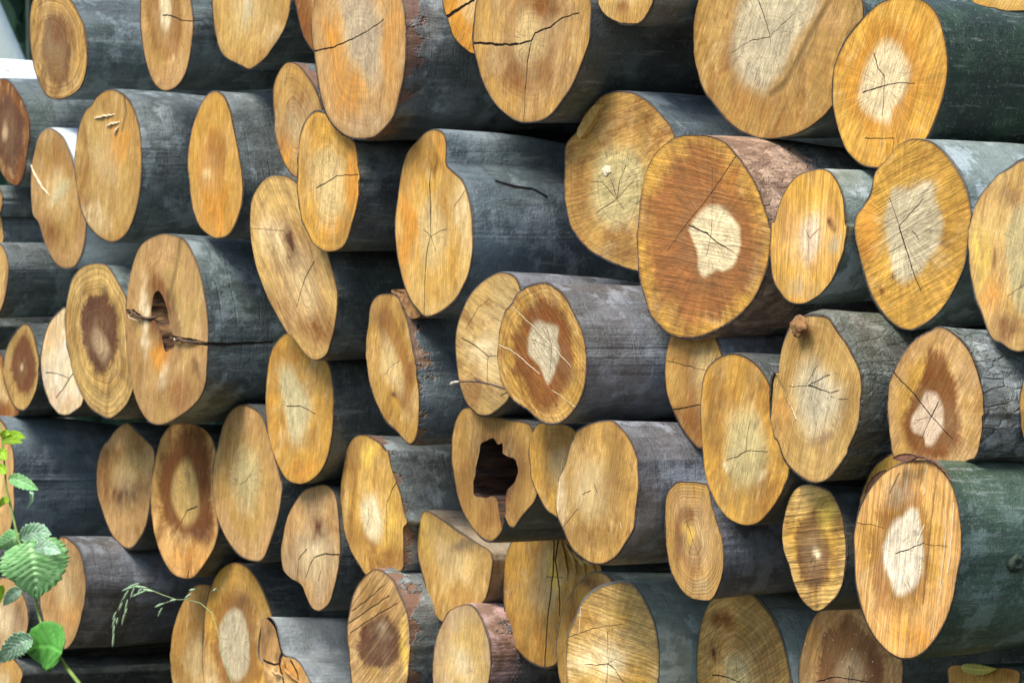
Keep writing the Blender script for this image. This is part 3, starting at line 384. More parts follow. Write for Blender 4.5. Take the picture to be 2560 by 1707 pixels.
# saw strokes: noise stretched along the stroke, slightly arched
rot = nt.node('ShaderNodeVectorRotate', rotation_type='Z_AXIS'); nt.l.new(P, rot.inputs['Vector']); nt.l.new(nt.math('MULTIPLY', I['SawAngle'], -1.0), rot.inputs['Angle'])
warp = nt.noise(P, 5.0, 2)
rs = nt.vm('ADD', rot.outputs[0], nt.vm('SCALE', (0.0,1.0,0.0), scale=nt.math('MULTIPLY', warp, .025)))
saw1 = nt.noise(nt.vm('MULTIPLY', rs, (4.0, 190.0, 1.0)), 1.0, 3, .6)
saw2 = nt.noise(nt.vm('MULTIPLY', rs, (2.5, 430.0, 1.0)), 1.0, 2, .6)
saw3 = nt.noise(nt.vm('MULTIPLY', rs, (1.6, 55.0, 1.0)), 1.0, 3, .6)
# rays: noise over direction
nrm = nt.vm('NORMALIZE', uv)
rayv = nt.vm('ADD', nt.vm('SCALE', nrm, scale=13.0), nt.vm('SCALE', seedv.outputs[0], scale=3.0))
rayn = nt.noise(nt.vm('ADD', rayv, nt.vm('SCALE', uv, scale=6.0)), 1.0, 4, .65)
# growth rings
rw = nt.math('ADD', rn, nt.math('MULTIPLY', nt.math('SUBTRACT', nt.noise(P, 9.0, 3), .5), .16))
ringa = nt.noise(nt.vm('MULTIPLY', nt.vm('ADD', nt.vm('SCALE', (1.0,0.0,0.0), scale=rw), seedv.outputs[0]), (1.0,1.0,1.0)), 24.0, 3, .7)
ringb = nt.math('SINE', nt.math('MULTIPLY', rw, 120.0))
# blotches
big = nt.noise(P, 7.0, 4, .6); mid = nt.noise(nt.vm('MULTIPLY', rs, (16.0, 34.0, 1.0)), 1.0, 5, .7, .5); fine = nt.noise(P, 260.0, 3, .7)
c = nt.mix(nt.ramp(nt.math('ADD', big, nt.math('MULTIPLY', nt.math('SUBTRACT', rn, .6), .35)), .35, .68), I['WoodA'], I['WoodB'])
cl = nt.noise(nt.vm('ADD', nt.vm('MULTIPLY', rs, (6.0, 10.0, 1.0)), (9.0,0.0,0.0)), 1.0, 7, .70, 1.1); cl2 = nt.noise(nt.vm('ADD', nt.vm('MULTIPLY', rs, (7.0, 12.0, 1.0)), (0.0,5.0,0.0)), 1.0, 7, .70, 1.2)
c = nt.mix(nt.math('MULTIPLY', nt.ramp(cl, .47, .64), I['Cloud']), c, nt.mix(.78, c, I['Stain']))
c = nt.mix(nt.ramp(cl2, .52, .72, 0.0, .55), c, (.68,.50,.24,1))
# older wood a little browner towards the rim, paler about the pith
rr_ = nt.math('ADD', rn, nt.math('MULTIPLY', nt.math('SUBTRACT', nt.noise(P, 11.0, 5, .68), .5), .8))
c = nt.mix(nt.ramp(rr_, .50, 1.0, 0.0, .26), c, nt.mix(.6, c, I['Stain']))
c = nt.mix(nt.ramp(rr_, .12, .60, .55, 0.0), c, (.68,.52,.26,1))
# brown core
edge_n = nt.math('MULTIPLY', nt.math('SUBTRACT', nt.noise(P, 17.0, 7, .72), .5), .75)
edge_r = nt.math('MULTIPLY', nt.math('SUBTRACT', rayn, .5), .30)
sq = nt.math('ADD', nt.math('ADD', sn, edge_n), edge_r)
sm = nt.math('MULTIPLY', nt.ramp(sq, .86, 1.18, 1.0, 0.0), I['StainAmt'])
sm = nt.math('MULTIPLY', sm, nt.ramp(mid, .2, .7, .72, 1.0))
sm = nt.math('MULTIPLY', sm, nt.math('ADD', 1.0, nt.math('MULTIPLY', nt.math('SUBTRACT', ringa, .5), nt.math('MULTIPLY', I['Ring'], 1.6))))
c = nt.mix(sm, c, I['Stain'])
# hand placed stains and bleached patches of this log
tn = nt.node('ShaderNodeAttribute', attribute_name='tint')
c = nt.mix(nt.math('MULTIPLY', tn.outputs['Alpha'], nt.ramp(nt.math('ADD', nt.math('MULTIPLY', mid, .75), nt.math('MULTIPLY', big, .3)), .36, .66, .35, 1.7)), c, tn.outputs['Color'])
# pale heart
hq = nt.math('ADD', nt.math('ADD', hn, nt.math('MULTIPLY', edge_n, nt.math('ADD', .22, nt.math('MULTIPLY', I['HeartSoft'], .5)))), nt.math('MULTIPLY', edge_r, .3))
hm = nt.math('MULTIPLY', nt.ramp(hq, nt.math('SUBTRACT', 1.0, nt.math('MULTIPLY', I['HeartSoft'], 1.3)), nt.math('ADD', 1.0, nt.math('MULTIPLY', I['HeartSoft'], .5)), 1.0, 0.0), I['HeartAmt'])
hm = nt.math('MULTIPLY', hm, nt.ramp(mid, .2, .6, .82, 1.0))
c = nt.mix(hm, c, I['Heart'])
# hairline checks radiating through the heart
hairn = nt.noise(nt.vm('ADD', nt.vm('ADD', nt.vm('SCALE', nrm, scale=5.0), nt.vm('SCALE', uv, scale=9.0)), nt.vm('SCALE', seedv.outputs[0], scale=5.0)), 1.0, 2, .5)
hair = nt.math('MULTIPLY', nt.ramp(nt.math('ABSOLUTE', nt.math('SUBTRACT', hairn, .5)), .004, .016, 1.0, 0.0), nt.ramp(nt.math('ADD', nt.math('MULTIPLY', hn, 1.0), nt.math('MULTIPLY', edge_n, 2.0)), .75, 1.25, .6, 0.0))
c = nt.mix(hair, c, (.16,.11,.07,1))
smudge = nt.math('MULTIPLY', nt.ramp(nt.noise(nt.vm('ADD', P, (0.0,2.7,0.0)), 26.0, 5, .7, .8), .54, .68), hm)
c = nt.mix(nt.math('MULTIPLY', smudge, .38), c, (.24,.20,.16,1))
# value variation
def vary(c, fac, amt, lo=.35, hi=.65, dn=-1.0):
    n = nt.node('ShaderNodeHueSaturation'); nt.l.new(c, n.inputs['Color'])
    d = nt.ramp(fac, lo, hi, dn, 1.0)
    nt.l.new(nt.math('ADD', 1.0, nt.math('MULTIPLY', d, amt)), n.inputs['Value'])
    return n.outputs[0]
c = vary(c, saw1, nt.math('MULTIPLY', I['Saw'], .24), .40, .60, -.55); c = vary(c, saw2, nt.math('MULTIPLY', I['Saw'], .18), .40, .60, -.55); c = vary(c, saw3, nt.math('MULTIPLY', I['Saw'], .12), .38, .62, -.6)
c = vary(c, rayn, nt.math('MULTIPLY', I['Rays'], .15), .36, .64)
c = vary(c, ringa, nt.math('MULTIPLY', I['Ring'], .34)); c = vary(c, ringb, nt.math('MULTIPLY', I['Ring'], .05), -1, 1)
c = vary(c, mid, .12); vary(c, fine, .26, .38, .62); fib = nt.noise(nt.vm('MULTIPLY', rs, (30.0, 210.0, 1.0)), 1.0, 4, .75); c = vary(c, fib, .14, .38, .62, -1.2); c = vary(c, big, .10)
# grey weathering film and dirt spots
dirt = nt.ramp(nt.noise(P, 55.0, 4, .7), .66, .78)
c = nt.mix(nt.math('MULTIPLY', dirt, .35), c, (.10,.06,.03,1))
film = nt.ramp(nt.noise(nt.vm('ADD', P, (3.1,1.7,0.0)), 4.5, 4, .65), .52, .75)
c = nt.mix(nt.math('MULTIPLY', film, .14), c, (.33,.27,.17,1))
# chips of light wood
spk = nt.math('MULTIPLY', nt.ramp(nt.noise(P, 120.0, 2, .5), .69, .72), I['Specks'])
c = nt.mix(spk, c, (.75,.66,.52,1))
# rim
c = nt.mix(nt.ramp(nt.math('ADD', rn, nt.math('MULTIPLY', nt.math('SUBTRACT', fine, .5), .02)), .965, 1.0, 0.0, .38), c, (.16,.075,.025,1))
c = nt.mix(nt.math('MULTIPLY', I['Scratch'], .8), c, (.82,.70,.46,1))
c = nt.mix(nt.math('MULTIPLY', I['Groove'], .65), c, (.15,.095,.035,1))
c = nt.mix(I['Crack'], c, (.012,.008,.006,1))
h = nt.math('MULTIPLY', saw1, nt.math('MULTIPLY', I['Saw'], .8))
h = nt.math('ADD', h, nt.math('MULTIPLY', saw3, nt.math('ADD', nt.math('MULTIPLY', I['Saw'], .8), nt.math('MULTIPLY', I['Ridge'], 2.5))))
h = nt.math('ADD', h, nt.math('MULTIPLY', saw2, nt.math('MULTIPLY', I['Saw'], .35)))
h = nt.math('ADD', h, nt.math('MULTIPLY', rayn, nt.math('MULTIPLY', I['Rays'], .3)))
h = nt.math('ADD', h, nt.math('MULTIPLY', ringa, nt.math('MULTIPLY', I['Ring'], .35)))
h = nt.math('ADD', h, nt.math('MULTIPLY', fine, .35)); h = nt.math('ADD', h, nt.math('MULTIPLY', fib, .4))
h = nt.math('ADD', h, nt.math('MULTIPLY', big, .4))
h = nt.math('SUBTRACT', h, nt.math('MULTIPLY', I['Crack'], 5.0)); h = nt.math('SUBTRACT', h, nt.math('MULTIPLY', I['Groove'], 1.2)); h = nt.math('ADD', h, nt.math('MULTIPLY', I['Scratch'], .8))
nt.l.new(c, go.inputs[0]); nt.l.new(h, go.inputs[1])
ro = nt.math('SUBTRACT', nt.math('ADD', .78, nt.math('MULTIPLY', mid, .2)), nt.math('MULTIPLY', I['Wet'], nt.ramp(nt.noise(nt.vm('MULTIPLY', P, (1.0,.5,1.0)), 30.0, 3), .45, .6, 0.0, .5)))
nt.l.new(ro, go.inputs[2])

# ---- bark: smooth beech bark with creases, lichen, algae, peeled patches
BARK, nt, gi, go = group('log_bark', [
    ('Base','NodeSocketColor',None),('Dark','NodeSocketColor',None),('Patch','NodeSocketColor',None),('PatchAmt','NodeSocketFloat',.3),('PatchScale','NodeSocketFloat',8),
    ('Moss','NodeSocketFloat',.2),('Rough','NodeSocketFloat',.2),('Lines','NodeSocketFloat',.3),('Seed','NodeSocketFloat',0),('Peel','NodeSocketFloat',0),('PeelCol','NodeSocketColor',None),('Crack','NodeSocketFloat',0)],
    [('Color','NodeSocketColor'),('Height','NodeSocketFloat')])
I = gi.outputs
ob = nt.node('ShaderNodeTexCoord').outputs['Object']
seedv = nt.node('ShaderNodeCombineXYZ'); nt.l.new(I['Seed'], seedv.inputs[0]); nt.l.new(I['Seed'], seedv.inputs[2])
P = nt.vm('ADD', ob, seedv.outputs[0])
big = nt.noise(nt.vm('MULTIPLY', P, (1.0,.55,1.0)), 5.0, 4, .6)
mid = nt.noise(nt.vm('MULTIPLY', P, (1.0,.7,1.0)), 22.0, 5, .65)
fine = nt.noise(P, 130.0, 4, .7)
crease = nt.noise(nt.vm('MULTIPLY', P, (4.0, 60.0, 4.0)), 1.0, 4, .6, .4)     # wrinkles round the stem
runs = nt.noise(nt.vm('MULTIPLY', P, (30.0, 3.0, 30.0)), 1.0, 5, .65, .6)     # fissures along the stem
c = nt.mix(nt.ramp(nt.math('ADD', nt.math('MULTIPLY', big, .6), nt.math('MULTIPLY', mid, .4)), .36, .62), I['Dark'], I['Base'])
pm = nt.math('MULTIPLY', nt.ramp(nt.noise(nt.vm('ADD', P, (5.3,0.0,2.2)), I['PatchScale'], 5, .68), .50, .60), I['PatchAmt'])
c = nt.mix(pm, c, I['Patch'])
mm = nt.math('MULTIPLY', nt.ramp(nt.noise(nt.vm('ADD', P, (1.3,7.0,4.2)), 6.0, 5, .7), .44, .66), I['Moss'])
c = nt.mix(mm, c, (.035,.085,.035,1))
c = nt.mix(nt.math('MULTIPLY', nt.ramp(crease, .56, .70), nt.math('MULTIPLY', I['Lines'], .4)), c, (.028,.025,.024,1))
c = nt.mix(nt.math('MULTIPLY', nt.ramp(runs, .58, .68), nt.math('MULTIPLY', I['Lines'], .3)), c, (.022,.018,.016,1))
lent = nt.noise(nt.vm('MULTIPLY', P, (70.0, 260.0, 70.0)), 1.0, 2, .6)
c = nt.mix(nt.math('MULTIPLY', nt.ramp(lent, .62, .70), .35), c, (.45,.47,.44,1))
scr = nt.noise(nt.vm('MULTIPLY', nt.vm('ADD', P, (2.0,4.0,9.0)), (55.0, 7.0, 55.0)), 1.0, 4, .7, .3)
c = nt.mix(nt.math('MULTIPLY', nt.ramp(scr, .57, .68), .40), c, (.36,.39,.38,1))
c = nt.mix(nt.math('MULTIPLY', nt.ramp(scr, .40, .30), .45), c, (.022,.022,.022,1))
c = nt.mix(nt.math('MULTIPLY', nt.ramp(fine, .60, .72), .30), c, (.40,.43,.40,1))
c = nt.mix(nt.math('MULTIPLY', nt.ramp(fine, .40, .28), .35), c, (.02,.02,.02,1))
frac = nt.math('ADD', nt.attr('along'), nt.math('MULTIPLY', nt.math('SUBTRACT', nt.noise(nt.vm('MULTIPLY', P, (1.0,.6,1.0)), 11.0, 5, .7), .5), .36))
pw_ = nt.math('MULTIPLY', I['Peel'], .055)
pe = nt.ramp(frac, pw_, nt.math('SUBTRACT', pw_, .02)); pe = nt.math('MULTIPLY', pe, nt.math('GREATER_THAN', I['Peel'], .01))
c = nt.mix(pe, c, nt.mix(nt.ramp(mid, .35, .6), I['PeelCol'], (.25,.155,.11,1)))
c = nt.mix(nt.ramp(nt.attr('along'), .0025, .0045, .85, 0.0), c, (.045,.026,.016,1))
c = nt.mix(I['Crack'], c, (.008,.006,.006,1))
h = nt.math('ADD', nt.math('ADD', nt.math('MULTIPLY', mid, .9), nt.math('MULTIPLY', fine, .4)), nt.math('ADD', nt.math('MULTIPLY', scr, .5), nt.math('MULTIPLY', lent, .15)))
h = nt.math('ADD', h, nt.math('MULTIPLY', big, .8))
h = nt.math('SUBTRACT', h, nt.math('MULTIPLY', nt.ramp(crease, .55, .66), nt.math('MULTIPLY', I['Lines'], .2)))
h = nt.math('SUBTRACT', h, nt.math('MULTIPLY', nt.ramp(runs, .55, .68), nt.math('ADD', nt.math('MULTIPLY', I['Lines'], .15), nt.math('MULTIPLY', I['Rough'], .8))))
vor = nt.node('ShaderNodeTexVoronoi', feature='DISTANCE_TO_EDGE'); nt.l.new(nt.vm('MULTIPLY', nt.vm('ADD', P, nt.vm('SCALE', (1.0,1.0,1.0), scale=nt.math('MULTIPLY', mid, .06))), (1.0,.45,1.0)), vor.inputs['Vector']); vor.inputs['Scale'].default_value = 42.0
plate = nt.ramp(vor.outputs['Distance'], 0.0, .16)
h = nt.math('ADD', h, nt.math('MULTIPLY', plate, nt.math('MULTIPLY', nt.math('POWER', I['Rough'], 2.0), 1.6)))
c = nt.mix(nt.math('MULTIPLY', nt.math('SUBTRACT', 1.0, plate), nt.math('MULTIPLY', nt.math('POWER', I['Rough'], 2.0), .6)), c, (.015,.013,.012,1))
h = nt.math('SUBTRACT', h, nt.math('MULTIPLY', I['Crack'], 4.0)); h = nt.math('SUBTRACT', h, nt.math('MULTIPLY', pe, 1.2))
nt.l.new(c, go.inputs[0]); nt.l.new(h, go.inputs[1])

WOOD = dict(tan=(.46,.285,.115), tan_l=(.48,.34,.18), ochre=(.46,.275,.075), ochre_l=(.55,.37,.13), ochre_dull=(.36,.215,.06), straw=(.56,.37,.12), straw_pale=(.62,.45,.19), gold=(.54,.305,.055),
            orange=(.56,.26,.035), orange_pale=(.60,.34,.115), orange_gold=(.60,.31,.045), orange_deep=(.40,.16,.02), brown=(.21,.08,.02), brown_deep=(.155,.05,.012), rust=(.25,.098,.03), umber=(.085,.032,.018), umber_red=(.13,.043,.018),
            cream=(.74,.61,.36), cream_dull=(.66,.53,.30), white_warm=(.76,.67,.49), grey=(.46,.37,.24), grey_pale=(.52,.45,.29), olive_pale=(.46,.38,.17), green_pale=(.52,.45,.24), pinkish=(.66,.50,.34), white_pink=(.74,.65,.50))
TINT = dict(b=(.19,.075,.018), u=(.085,.03,.015), p=(.74,.60,.36), o=(.56,.25,.04), g=(.33,.28,.18), G=(.14,.11,.075), y=(.66,.44,.08), w=(.80,.76,.62), t=(.46,.29,.12))
# base, dark, patch, patch amount, patch scale, moss, rough, lines, peel, peel colour, bump
BK = dict(
 slate=((.105,.12,.115),(.04,.045,.043),(.20,.23,.22),.6,9,.25,.1,.5,0,None),
 slate_l=((.17,.185,.18),(.06,.066,.062),(.30,.33,.33),.6,9,.25,.1,.7,0,None),
 dark=((.085,.09,.085),(.035,.037,.036),(.15,.16,.15),.5,9,.25,.15,.5,0,None),
 moss=((.085,.10,.085),(.035,.04,.035),(.22,.27,.24),.6,12,.5,.2,.5,0,None),
 moss_l=((.36,.41,.37),(.18,.22,.19),(.48,.52,.49),.7,14,.15,.06,.4,0,None),
 flaky=((.15,.16,.155),(.06,.06,.058),(.30,.33,.33),.6,9,.2,.08,.5,.5,(.22,.13,.095)),
 green=((.026,.042,.03),(.013,.019,.015),(.05,.075,.05),.6,12,.5,.1,.3,0,None),
 green_l=((.075,.11,.075),(.03,.047,.03),(.20,.25,.21),.5,14,.45,.12,.4,0,None),
 white=((.72,.75,.76),(.45,.48,.49),(.80,.82,.83),.6,10,.1,.05,.25,0,None),  # strong daylight on the left logs, put into the bark colour
 white_grey=((.34,.35,.355),(.17,.18,.18),(.44,.455,.46),.5,10,.05,.05,.25,0,None),
 blue=((.13,.16,.175),(.055,.068,.076),(.25,.28,.30),.55,6,.12,.08,.35,0,None),
 blue_dark=((.10,.12,.13),(.04,.048,.052),(.16,.18,.18),.5,8,.2,.08,.4,.35,(.22,.14,.08)),
 scratch=((.12,.14,.14),(.05,.06,.06),(.24,.28,.28),.5,12,.3,.08,1.0,0,None),
 purple=((.15,.15,.16),(.065,.06,.062),(.24,.25,.28),.6,9,.12,.1,.6,0,None),
 pink_peel=((.09,.08,.08),(.04,.034,.034),(.20,.17,.17),.5,8,.05,.2,.5,1.6,(.58,.40,.40)),
 peel=((.13,.13,.12),(.05,.048,.045),(.28,.29,.29),.6,12,.15,.5,.6,3.2,(.60,.42,.30)),
 lichen=((.20,.23,.21),(.08,.10,.08),(.38,.42,.42),.7,11,.35,.15,.4,0,None),
 gnarl=((.10,.10,.085),(.045,.043,.036),(.20,.20,.17),.5,7,.3,.5,.8,0,None),
 splitwood=((.30,.22,.14),(.15,.10,.065),(.36,.29,.20),.5,9,.05,.1,.9,0,None),
 rough=((.17,.18,.175),(.07,.075,.07),(.34,.37,.36),.7,14,.25,.62,.4,0,None))

# ---------------------------------------------------------------- mesh helpers
def mesh_obj(name, verts, faces, mat, parent=None, smooth=True):
    me = bpy.data.meshes.new(name); me.from_pydata([tuple(v) for v in verts], [], [tuple(f) for f in faces])
    if smooth: me.polygons.foreach_set('use_smooth', [True]*len(me.polygons))
    me.update()
    if mat: me.materials.append(mat)
    o = bpy.data.objects.new(name, me); col.objects.link(o)
    if parent: o.parent = parent
    return o
def tag(o, label=None, cat=None, group=None, kind=None):
    if label: o['label'] = label
    if cat: o['category'] = cat
    if group: o['group'] = group
    if kind: o['kind'] = kind
    return o
def empty(name, loc):
    e = bpy.data.objects.new(name, None); e.empty_display_size = .1; e.location = loc; col.objects.link(e); return e
def tube(path, radii, ns=10, cap=True):
    path = [Vector(p) for p in path]; V = []; F = []
    for i, p in enumerate(path):
        t = (path[min(i+1, len(path)-1)]-path[max(i-1, 0)]).normalized()
        a = t.cross(Vector((0,0,1)) if abs(t.z) < .9 else Vector((1,0,0))).normalized(); b = t.cross(a)
        for k in range(ns):
            th = 2*math.pi*k/ns; V.append(p+radii[i]*(math.cos(th)*a+math.sin(th)*b))
    for i in range(len(path)-1):
        for k in range(ns):
            F.append((i*ns+k, i*ns+(k+1) % ns, (i+1)*ns+(k+1) % ns, (i+1)*ns+k))
    if cap:
        F.append(tuple(range(ns-1, -1, -1))); F.append(tuple((len(path)-1)*ns+k for k in range(ns)))
    return V, F
def wob(rng, n, dims):
    """a smooth random field: a few plane waves of rising frequency"""
    K = [(rng.normal(size=dims)*f, rng.uniform(0, 6.28), 1.0/f**.8) for f in n]
    s = sum(a for _, _, a in K)
    return lambda X: sum(a*np.sin(X@k+p) for k, p, a in K)/s

def polar_radius(poly, c, th, rmin=2.0):
    """distance from c to a closed outline along each direction"""
    d = poly-c; d2 = np.roll(d, -1, 0); e = d2-d
    cs, sn = np.cos(th)[:,None], np.sin(th)[:,None]
    den = cs*e[None,:,1]-sn*e[None,:,0]
    den = np.where(abs(den) < 1e-9, 1e-9, den)
    r = (d[None,:,0]*e[None,:,1]-d[None,:,1]*e[None,:,0])/den
    s = np.where(abs(e[None,:,0]) > abs(e[None,:,1]), (r*cs-d[None,:,0])/np.where(e[None,:,0]==0,1e-9,e[None,:,0]), (r*sn-d[None,:,1])/np.where(e[None,:,1]==0,1e-9,e[None,:,1]))
    ok = (s >= -1e-6) & (s <= 1+1e-6) & (r > 0)
    R = np.where(ok, r, -1).max(1)
    bad = R < rmin
    if bad.any(): R[bad] = np.interp(th[bad], th[~bad], R[~bad], period=2*math.pi) if (~bad).any() else rmin
    return R
def norm_dist(px, poly):
    """1 on a closed outline, less inside, more outside"""
    sp = spline(poly, 8); c = sp.mean(0); th = np.linspace(0, 2*math.pi, 181)[:-1]
    R = polar_radius(sp, c, th); d = px-c
    a = np.mod(np.arctan2(d[:,1], d[:,0]), 2*math.pi)
    return np.hypot(d[:,0], d[:,1])/np.interp(a, th, R, period=2*math.pi)

def seg_chain(nt, P, segs, soft):
    m = None
    for A, B, w in segs:
        g = nt.node('ShaderNodeGroup'); g.node_tree = SEG
        nt.l.new(P, g.inputs['P']); g.inputs['A'].default_value = A; g.inputs['B'].default_value = B; g.inputs['W'].default_value = w; g.inputs['Soft'].default_value = soft
        m = g.outputs[0] if m is None else nt.math('MAXIMUM', m, g.outputs[0])
    return m

NS, NR, LOGLEN = 192, 26, 3.0
LOG_GROUP = 'sawn beech logs stacked in the pile'
def segs_of(strings, conv, mpp, taper=True):
    out = []
    for s in strings:
        w, rest = s.split()[1], ' '.join([s.split()[0]]+s.split()[2:])
        q = conv(pts(rest)); n = len(q)-1
        # subdivide so that the crack is not dead straight
        for i in range(n):
            t0, t1 = i/n, (i+1)/n
            ww = float(w)*TS*mpp*.5*(1.0-.45*(t0+t1)/2 if taper else 1)
            out.append((tuple(q[i]), tuple(q[i+1]), ww*(1.08 if taper else 1)))
    return out

LOGOBJ = {}
def build_log(key, d, seed):
    rng = np.random.default_rng(1000+seed)
    p = PROT[key]; out = spline(pts(d['o']), 14); c = pts(d['c'])[0]
    th = np.linspace(0, 2*math.pi, NS+1)[:-1]
    R = polar_radius(out, c, th)
    cen = to_plane(c[None], p)[0]                                     # the pith in the world: x, z
    dist = float(np.linalg.norm(np.array([cen[0], -p, cen[1]])-CAM)); mpp = dist/F_PX
    root = empty('cut_log', (cen[0], -p, cen[1]))
    tag(root, d['L'], 'log', LOG_GROUP)
    LOGOBJ[key] = root
    # outer ring in the plane of the cut, in metres from the pith
    ringpx = c+np.stack([np.cos(th), np.sin(th)], 1)*R[:,None]
    ring = to_plane(ringpx, p)-cen
    # fine nicks along the edge
    nick = wob(rng, [3, 7, 15, 34, 60], 1)(th[:,None])*.0030*(2.0 if d.get('rough_edge') else 1.0)
    rl = np.hypot(ring[:,0], ring[:,1]); ring = ring*(1+nick/np.maximum(rl, .02))[:,None]; rl = np.hypot(ring[:,0], ring[:,1])
    thick = np.clip(.0036+.0034*wob(rng, [2, 5, 11, 23], 1)(th[:,None]), .0012, .008)
    inner = ring*(1-thick/np.maximum(rl, .03))[:,None]
    # ---- sawn end
    f0 = None
    if d.get('hole'):
        Rh = polar_radius(spline(pts(d['hole']), 6), c, th); rag = wob(rng, [4, 8, 15], 2)(np.stack([np.cos(th), np.sin(th)], 1)*1.3)
        Rh = np.minimum(Rh*(1+.09*rag), R*.985)
        f0 = Rh/R
    fr = (np.linspace(0, 1, NR+1)[1:])**.85
    V, px, rnv = [], [], []
    rings = []
    for f in ([0.0] if f0 is not None else [])+list(fr):
        ff = (f0+(1-f0)*f)[:,None] if f0 is not None else f
        rings.append(inner*ff); px.append(c+(ringpx-c)*ff); rnv.append(np.broadcast_to(np.ravel(ff), (NS,)).copy())
    XY = np.concatenate(rings); PX = np.concatenate(px); RN = np.concatenate(rnv)
    if f0 is None:
        XY = np.concatenate([np.zeros((1,2)), XY]); PX = np.concatenate([c[None], PX]); RN = np.concatenate([[0.0], RN])
    relief = wob(rng, [4, 9, 18, 33], 2)(XY)*.004
    tilt = XY@rng.normal(0, .035, 2)
    tear = np.zeros(len(XY))
    if d.get('jag', 0) > 1:
        a = 60.0; tear = (.016 if d['jag'] == 2 else .004)*np.clip(wob(rng, [40, 90, 150], 2)(XY*np.array([1,.25])), -.2, 1)*np.clip((RN-.35)*1.6, 0, 1)
    Yv = relief*np.clip(1.3-RN, .3, 1)+tilt*0-tear
    if d.get('step'):                                                # a ledge left where the felling cut did not meet
        q = pts(d['step']); depth = .006
        xl = np.interp(PX[:,1], q[:,1], q[:,0]); tt = np.clip((PX[:,1]-q[0,1])/(q[-1,1]-q[0,1]), 0, 1)
        Yv = Yv+depth*np.clip((xl-PX[:,0])/3.0, 0, 1)*np.clip((1-tt)*3, 0, 1)*(PX[:,1] > q[0,1]-40)
    W = np.stack([XY[:,0], Yv, XY[:,1]], 1)
    F = []
    base = 0 if f0 is not None else 1
    nrg = len(rings)
    if f0 is None:
        F += [(0, 1+k, 1+(k+1) % NS) for k in range(NS)]
    for i in range(nrg-1):
        a, b = base+i*NS, base+(i+1)*NS
        F += [(a+k, b+k, b+(k+1) % NS, a+(k+1) % NS) for k in range(NS)]
    F = [tuple(reversed(f)) for f in F]
    m, nt, bs = new_mat('sawn_end_wood')
    face = mesh_obj('sawn_end', W, F, m, root)
    me = face.data
    uvl = me.uv_layers.new(name='face')
    li = np.empty(len(me.loops), dtype=np.int32); me.loops.foreach_get('vertex_index', li)
    uvl.data.foreach_set('uv', XY[li].astype(np.float32).ravel())
    def fattr(name, arr):
        at = me.attributes.new(name, 'FLOAT', 'POINT'); at.data.foreach_set('value', np.asarray(arr, dtype=np.float32))
    fattr('rn', RN)
    fattr('hn', norm_dist(PX, pts(d['h'])) if 'h' in d else np.full(len(RN), 9.0))
    fattr('sn', norm_dist(PX, pts(d['s'])) if 's' in d else np.full(len(RN), 9.0))
    T = np.zeros((len(RN), 4))
    warp = np.stack([wob(rng, [20, 45, 90], 2)(XY), wob(rng, [20, 45, 90], 2)(XY)], 1)*14
    for b in d.get('bl', []):
        t, r = b.split(); x, y, rx, ry, kd, st = r.split(',')
        q = pts(t+' '+x+','+y)[0]; g = (PX+warp-q)/(np.array([float(rx), float(ry)])*TS*1.15)
        w = float(st)*np.exp(-(g**2).sum(1)**1.3); cc = np.array(TINT[kd])
        na = w+T[:,3]*(1-w)
        T[:,:3] = np.where(na[:,None] > 1e-5, (cc*w[:,None]+T[:,:3]*(T[:,3]*(1-w))[:,None])/np.maximum(na, 1e-5)[:,None], cc); T[:,3] = na
    at = me.attributes.new('tint', 'FLOAT_COLOR', 'POINT'); at.data.foreach_set('color', T.astype(np.float32).ravel())
    # material of this end
    g = nt.node('ShaderNodeGroup'); g.node_tree = SAWN; gi = g.inputs
    wa, wb = d.get('w', ('tan', 'ochre'))
    vv = rng.uniform(.88, 1.12); gi['WoodA'].default_value = C4([x*vv for x in WOOD[wa]]); gi['WoodB'].default_value = C4([x*vv for x in WOOD[wb]])
    sc = d.get('sc', ('brown', .5)); gi['Stain'].default_value = C4(WOOD[sc[0]]); gi['StainAmt'].default_value = min(1.0, sc[1]*1.35) if 's' in d else 0
    gi['Heart'].default_value = C4(WOOD[d.get('hc', 'cream')]); gi['HeartAmt'].default_value = .92 if 'h' in d else 0; gi['HeartSoft'].default_value = d.get('hs', .2)*1.1+.05
    gi['Ring'].default_value = d.get('ring', .2); gi['Rays'].default_value = d.get('rad', .25)
    sa = d.get('saw', (80, .4)); gi['SawAngle'].default_value = math.radians(sa[0]); gi['Saw'].default_value = sa[1]
    gi['Cloud'].default_value = rng.uniform(.35, .95); gi['Seed'].default_value = seed*3.7; gi['Specks'].default_value = d.get('specks', 0); gi['Wet'].default_value = d.get('wet', 0); gi['Ridge'].default_value = d.get('ridg', 0)
    uvn = nt.node('ShaderNodeUVMap', uv_map='face').outputs[0]
    nz = nt.node('ShaderNodeTexNoise'); nt.l.new(uvn, nz.inputs['Vector']); nz.inputs['Scale'].default_value = 28; nz.inputs['Detail'].default_value = 5; nz.inputs['Roughness'].default_value = .65
    Pw = nt.vm('ADD', uvn, nt.vm('SCALE', nt.vm('SUBTRACT', nz.outputs['Color'], (.5,.5,.5)), scale=.010))
    Pw = nt.vm('MULTIPLY', Pw, (1,1,0))
    conv = lambda q: [(a[0], a[1], 0.0) for a in (to_plane(q, p)-cen)]
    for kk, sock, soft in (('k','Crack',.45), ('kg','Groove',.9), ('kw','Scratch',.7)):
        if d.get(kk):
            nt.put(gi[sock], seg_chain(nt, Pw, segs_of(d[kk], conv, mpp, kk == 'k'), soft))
    bump = nt.node('ShaderNodeBump'); bump.inputs['Strength'].default_value = .9; bump.inputs['Distance'].default_value = .0028
    nt.l.new(g.outputs['Height'], bump.inputs['Height']); nt.l.new(bump.outputs[0], bs.inputs['Normal'])
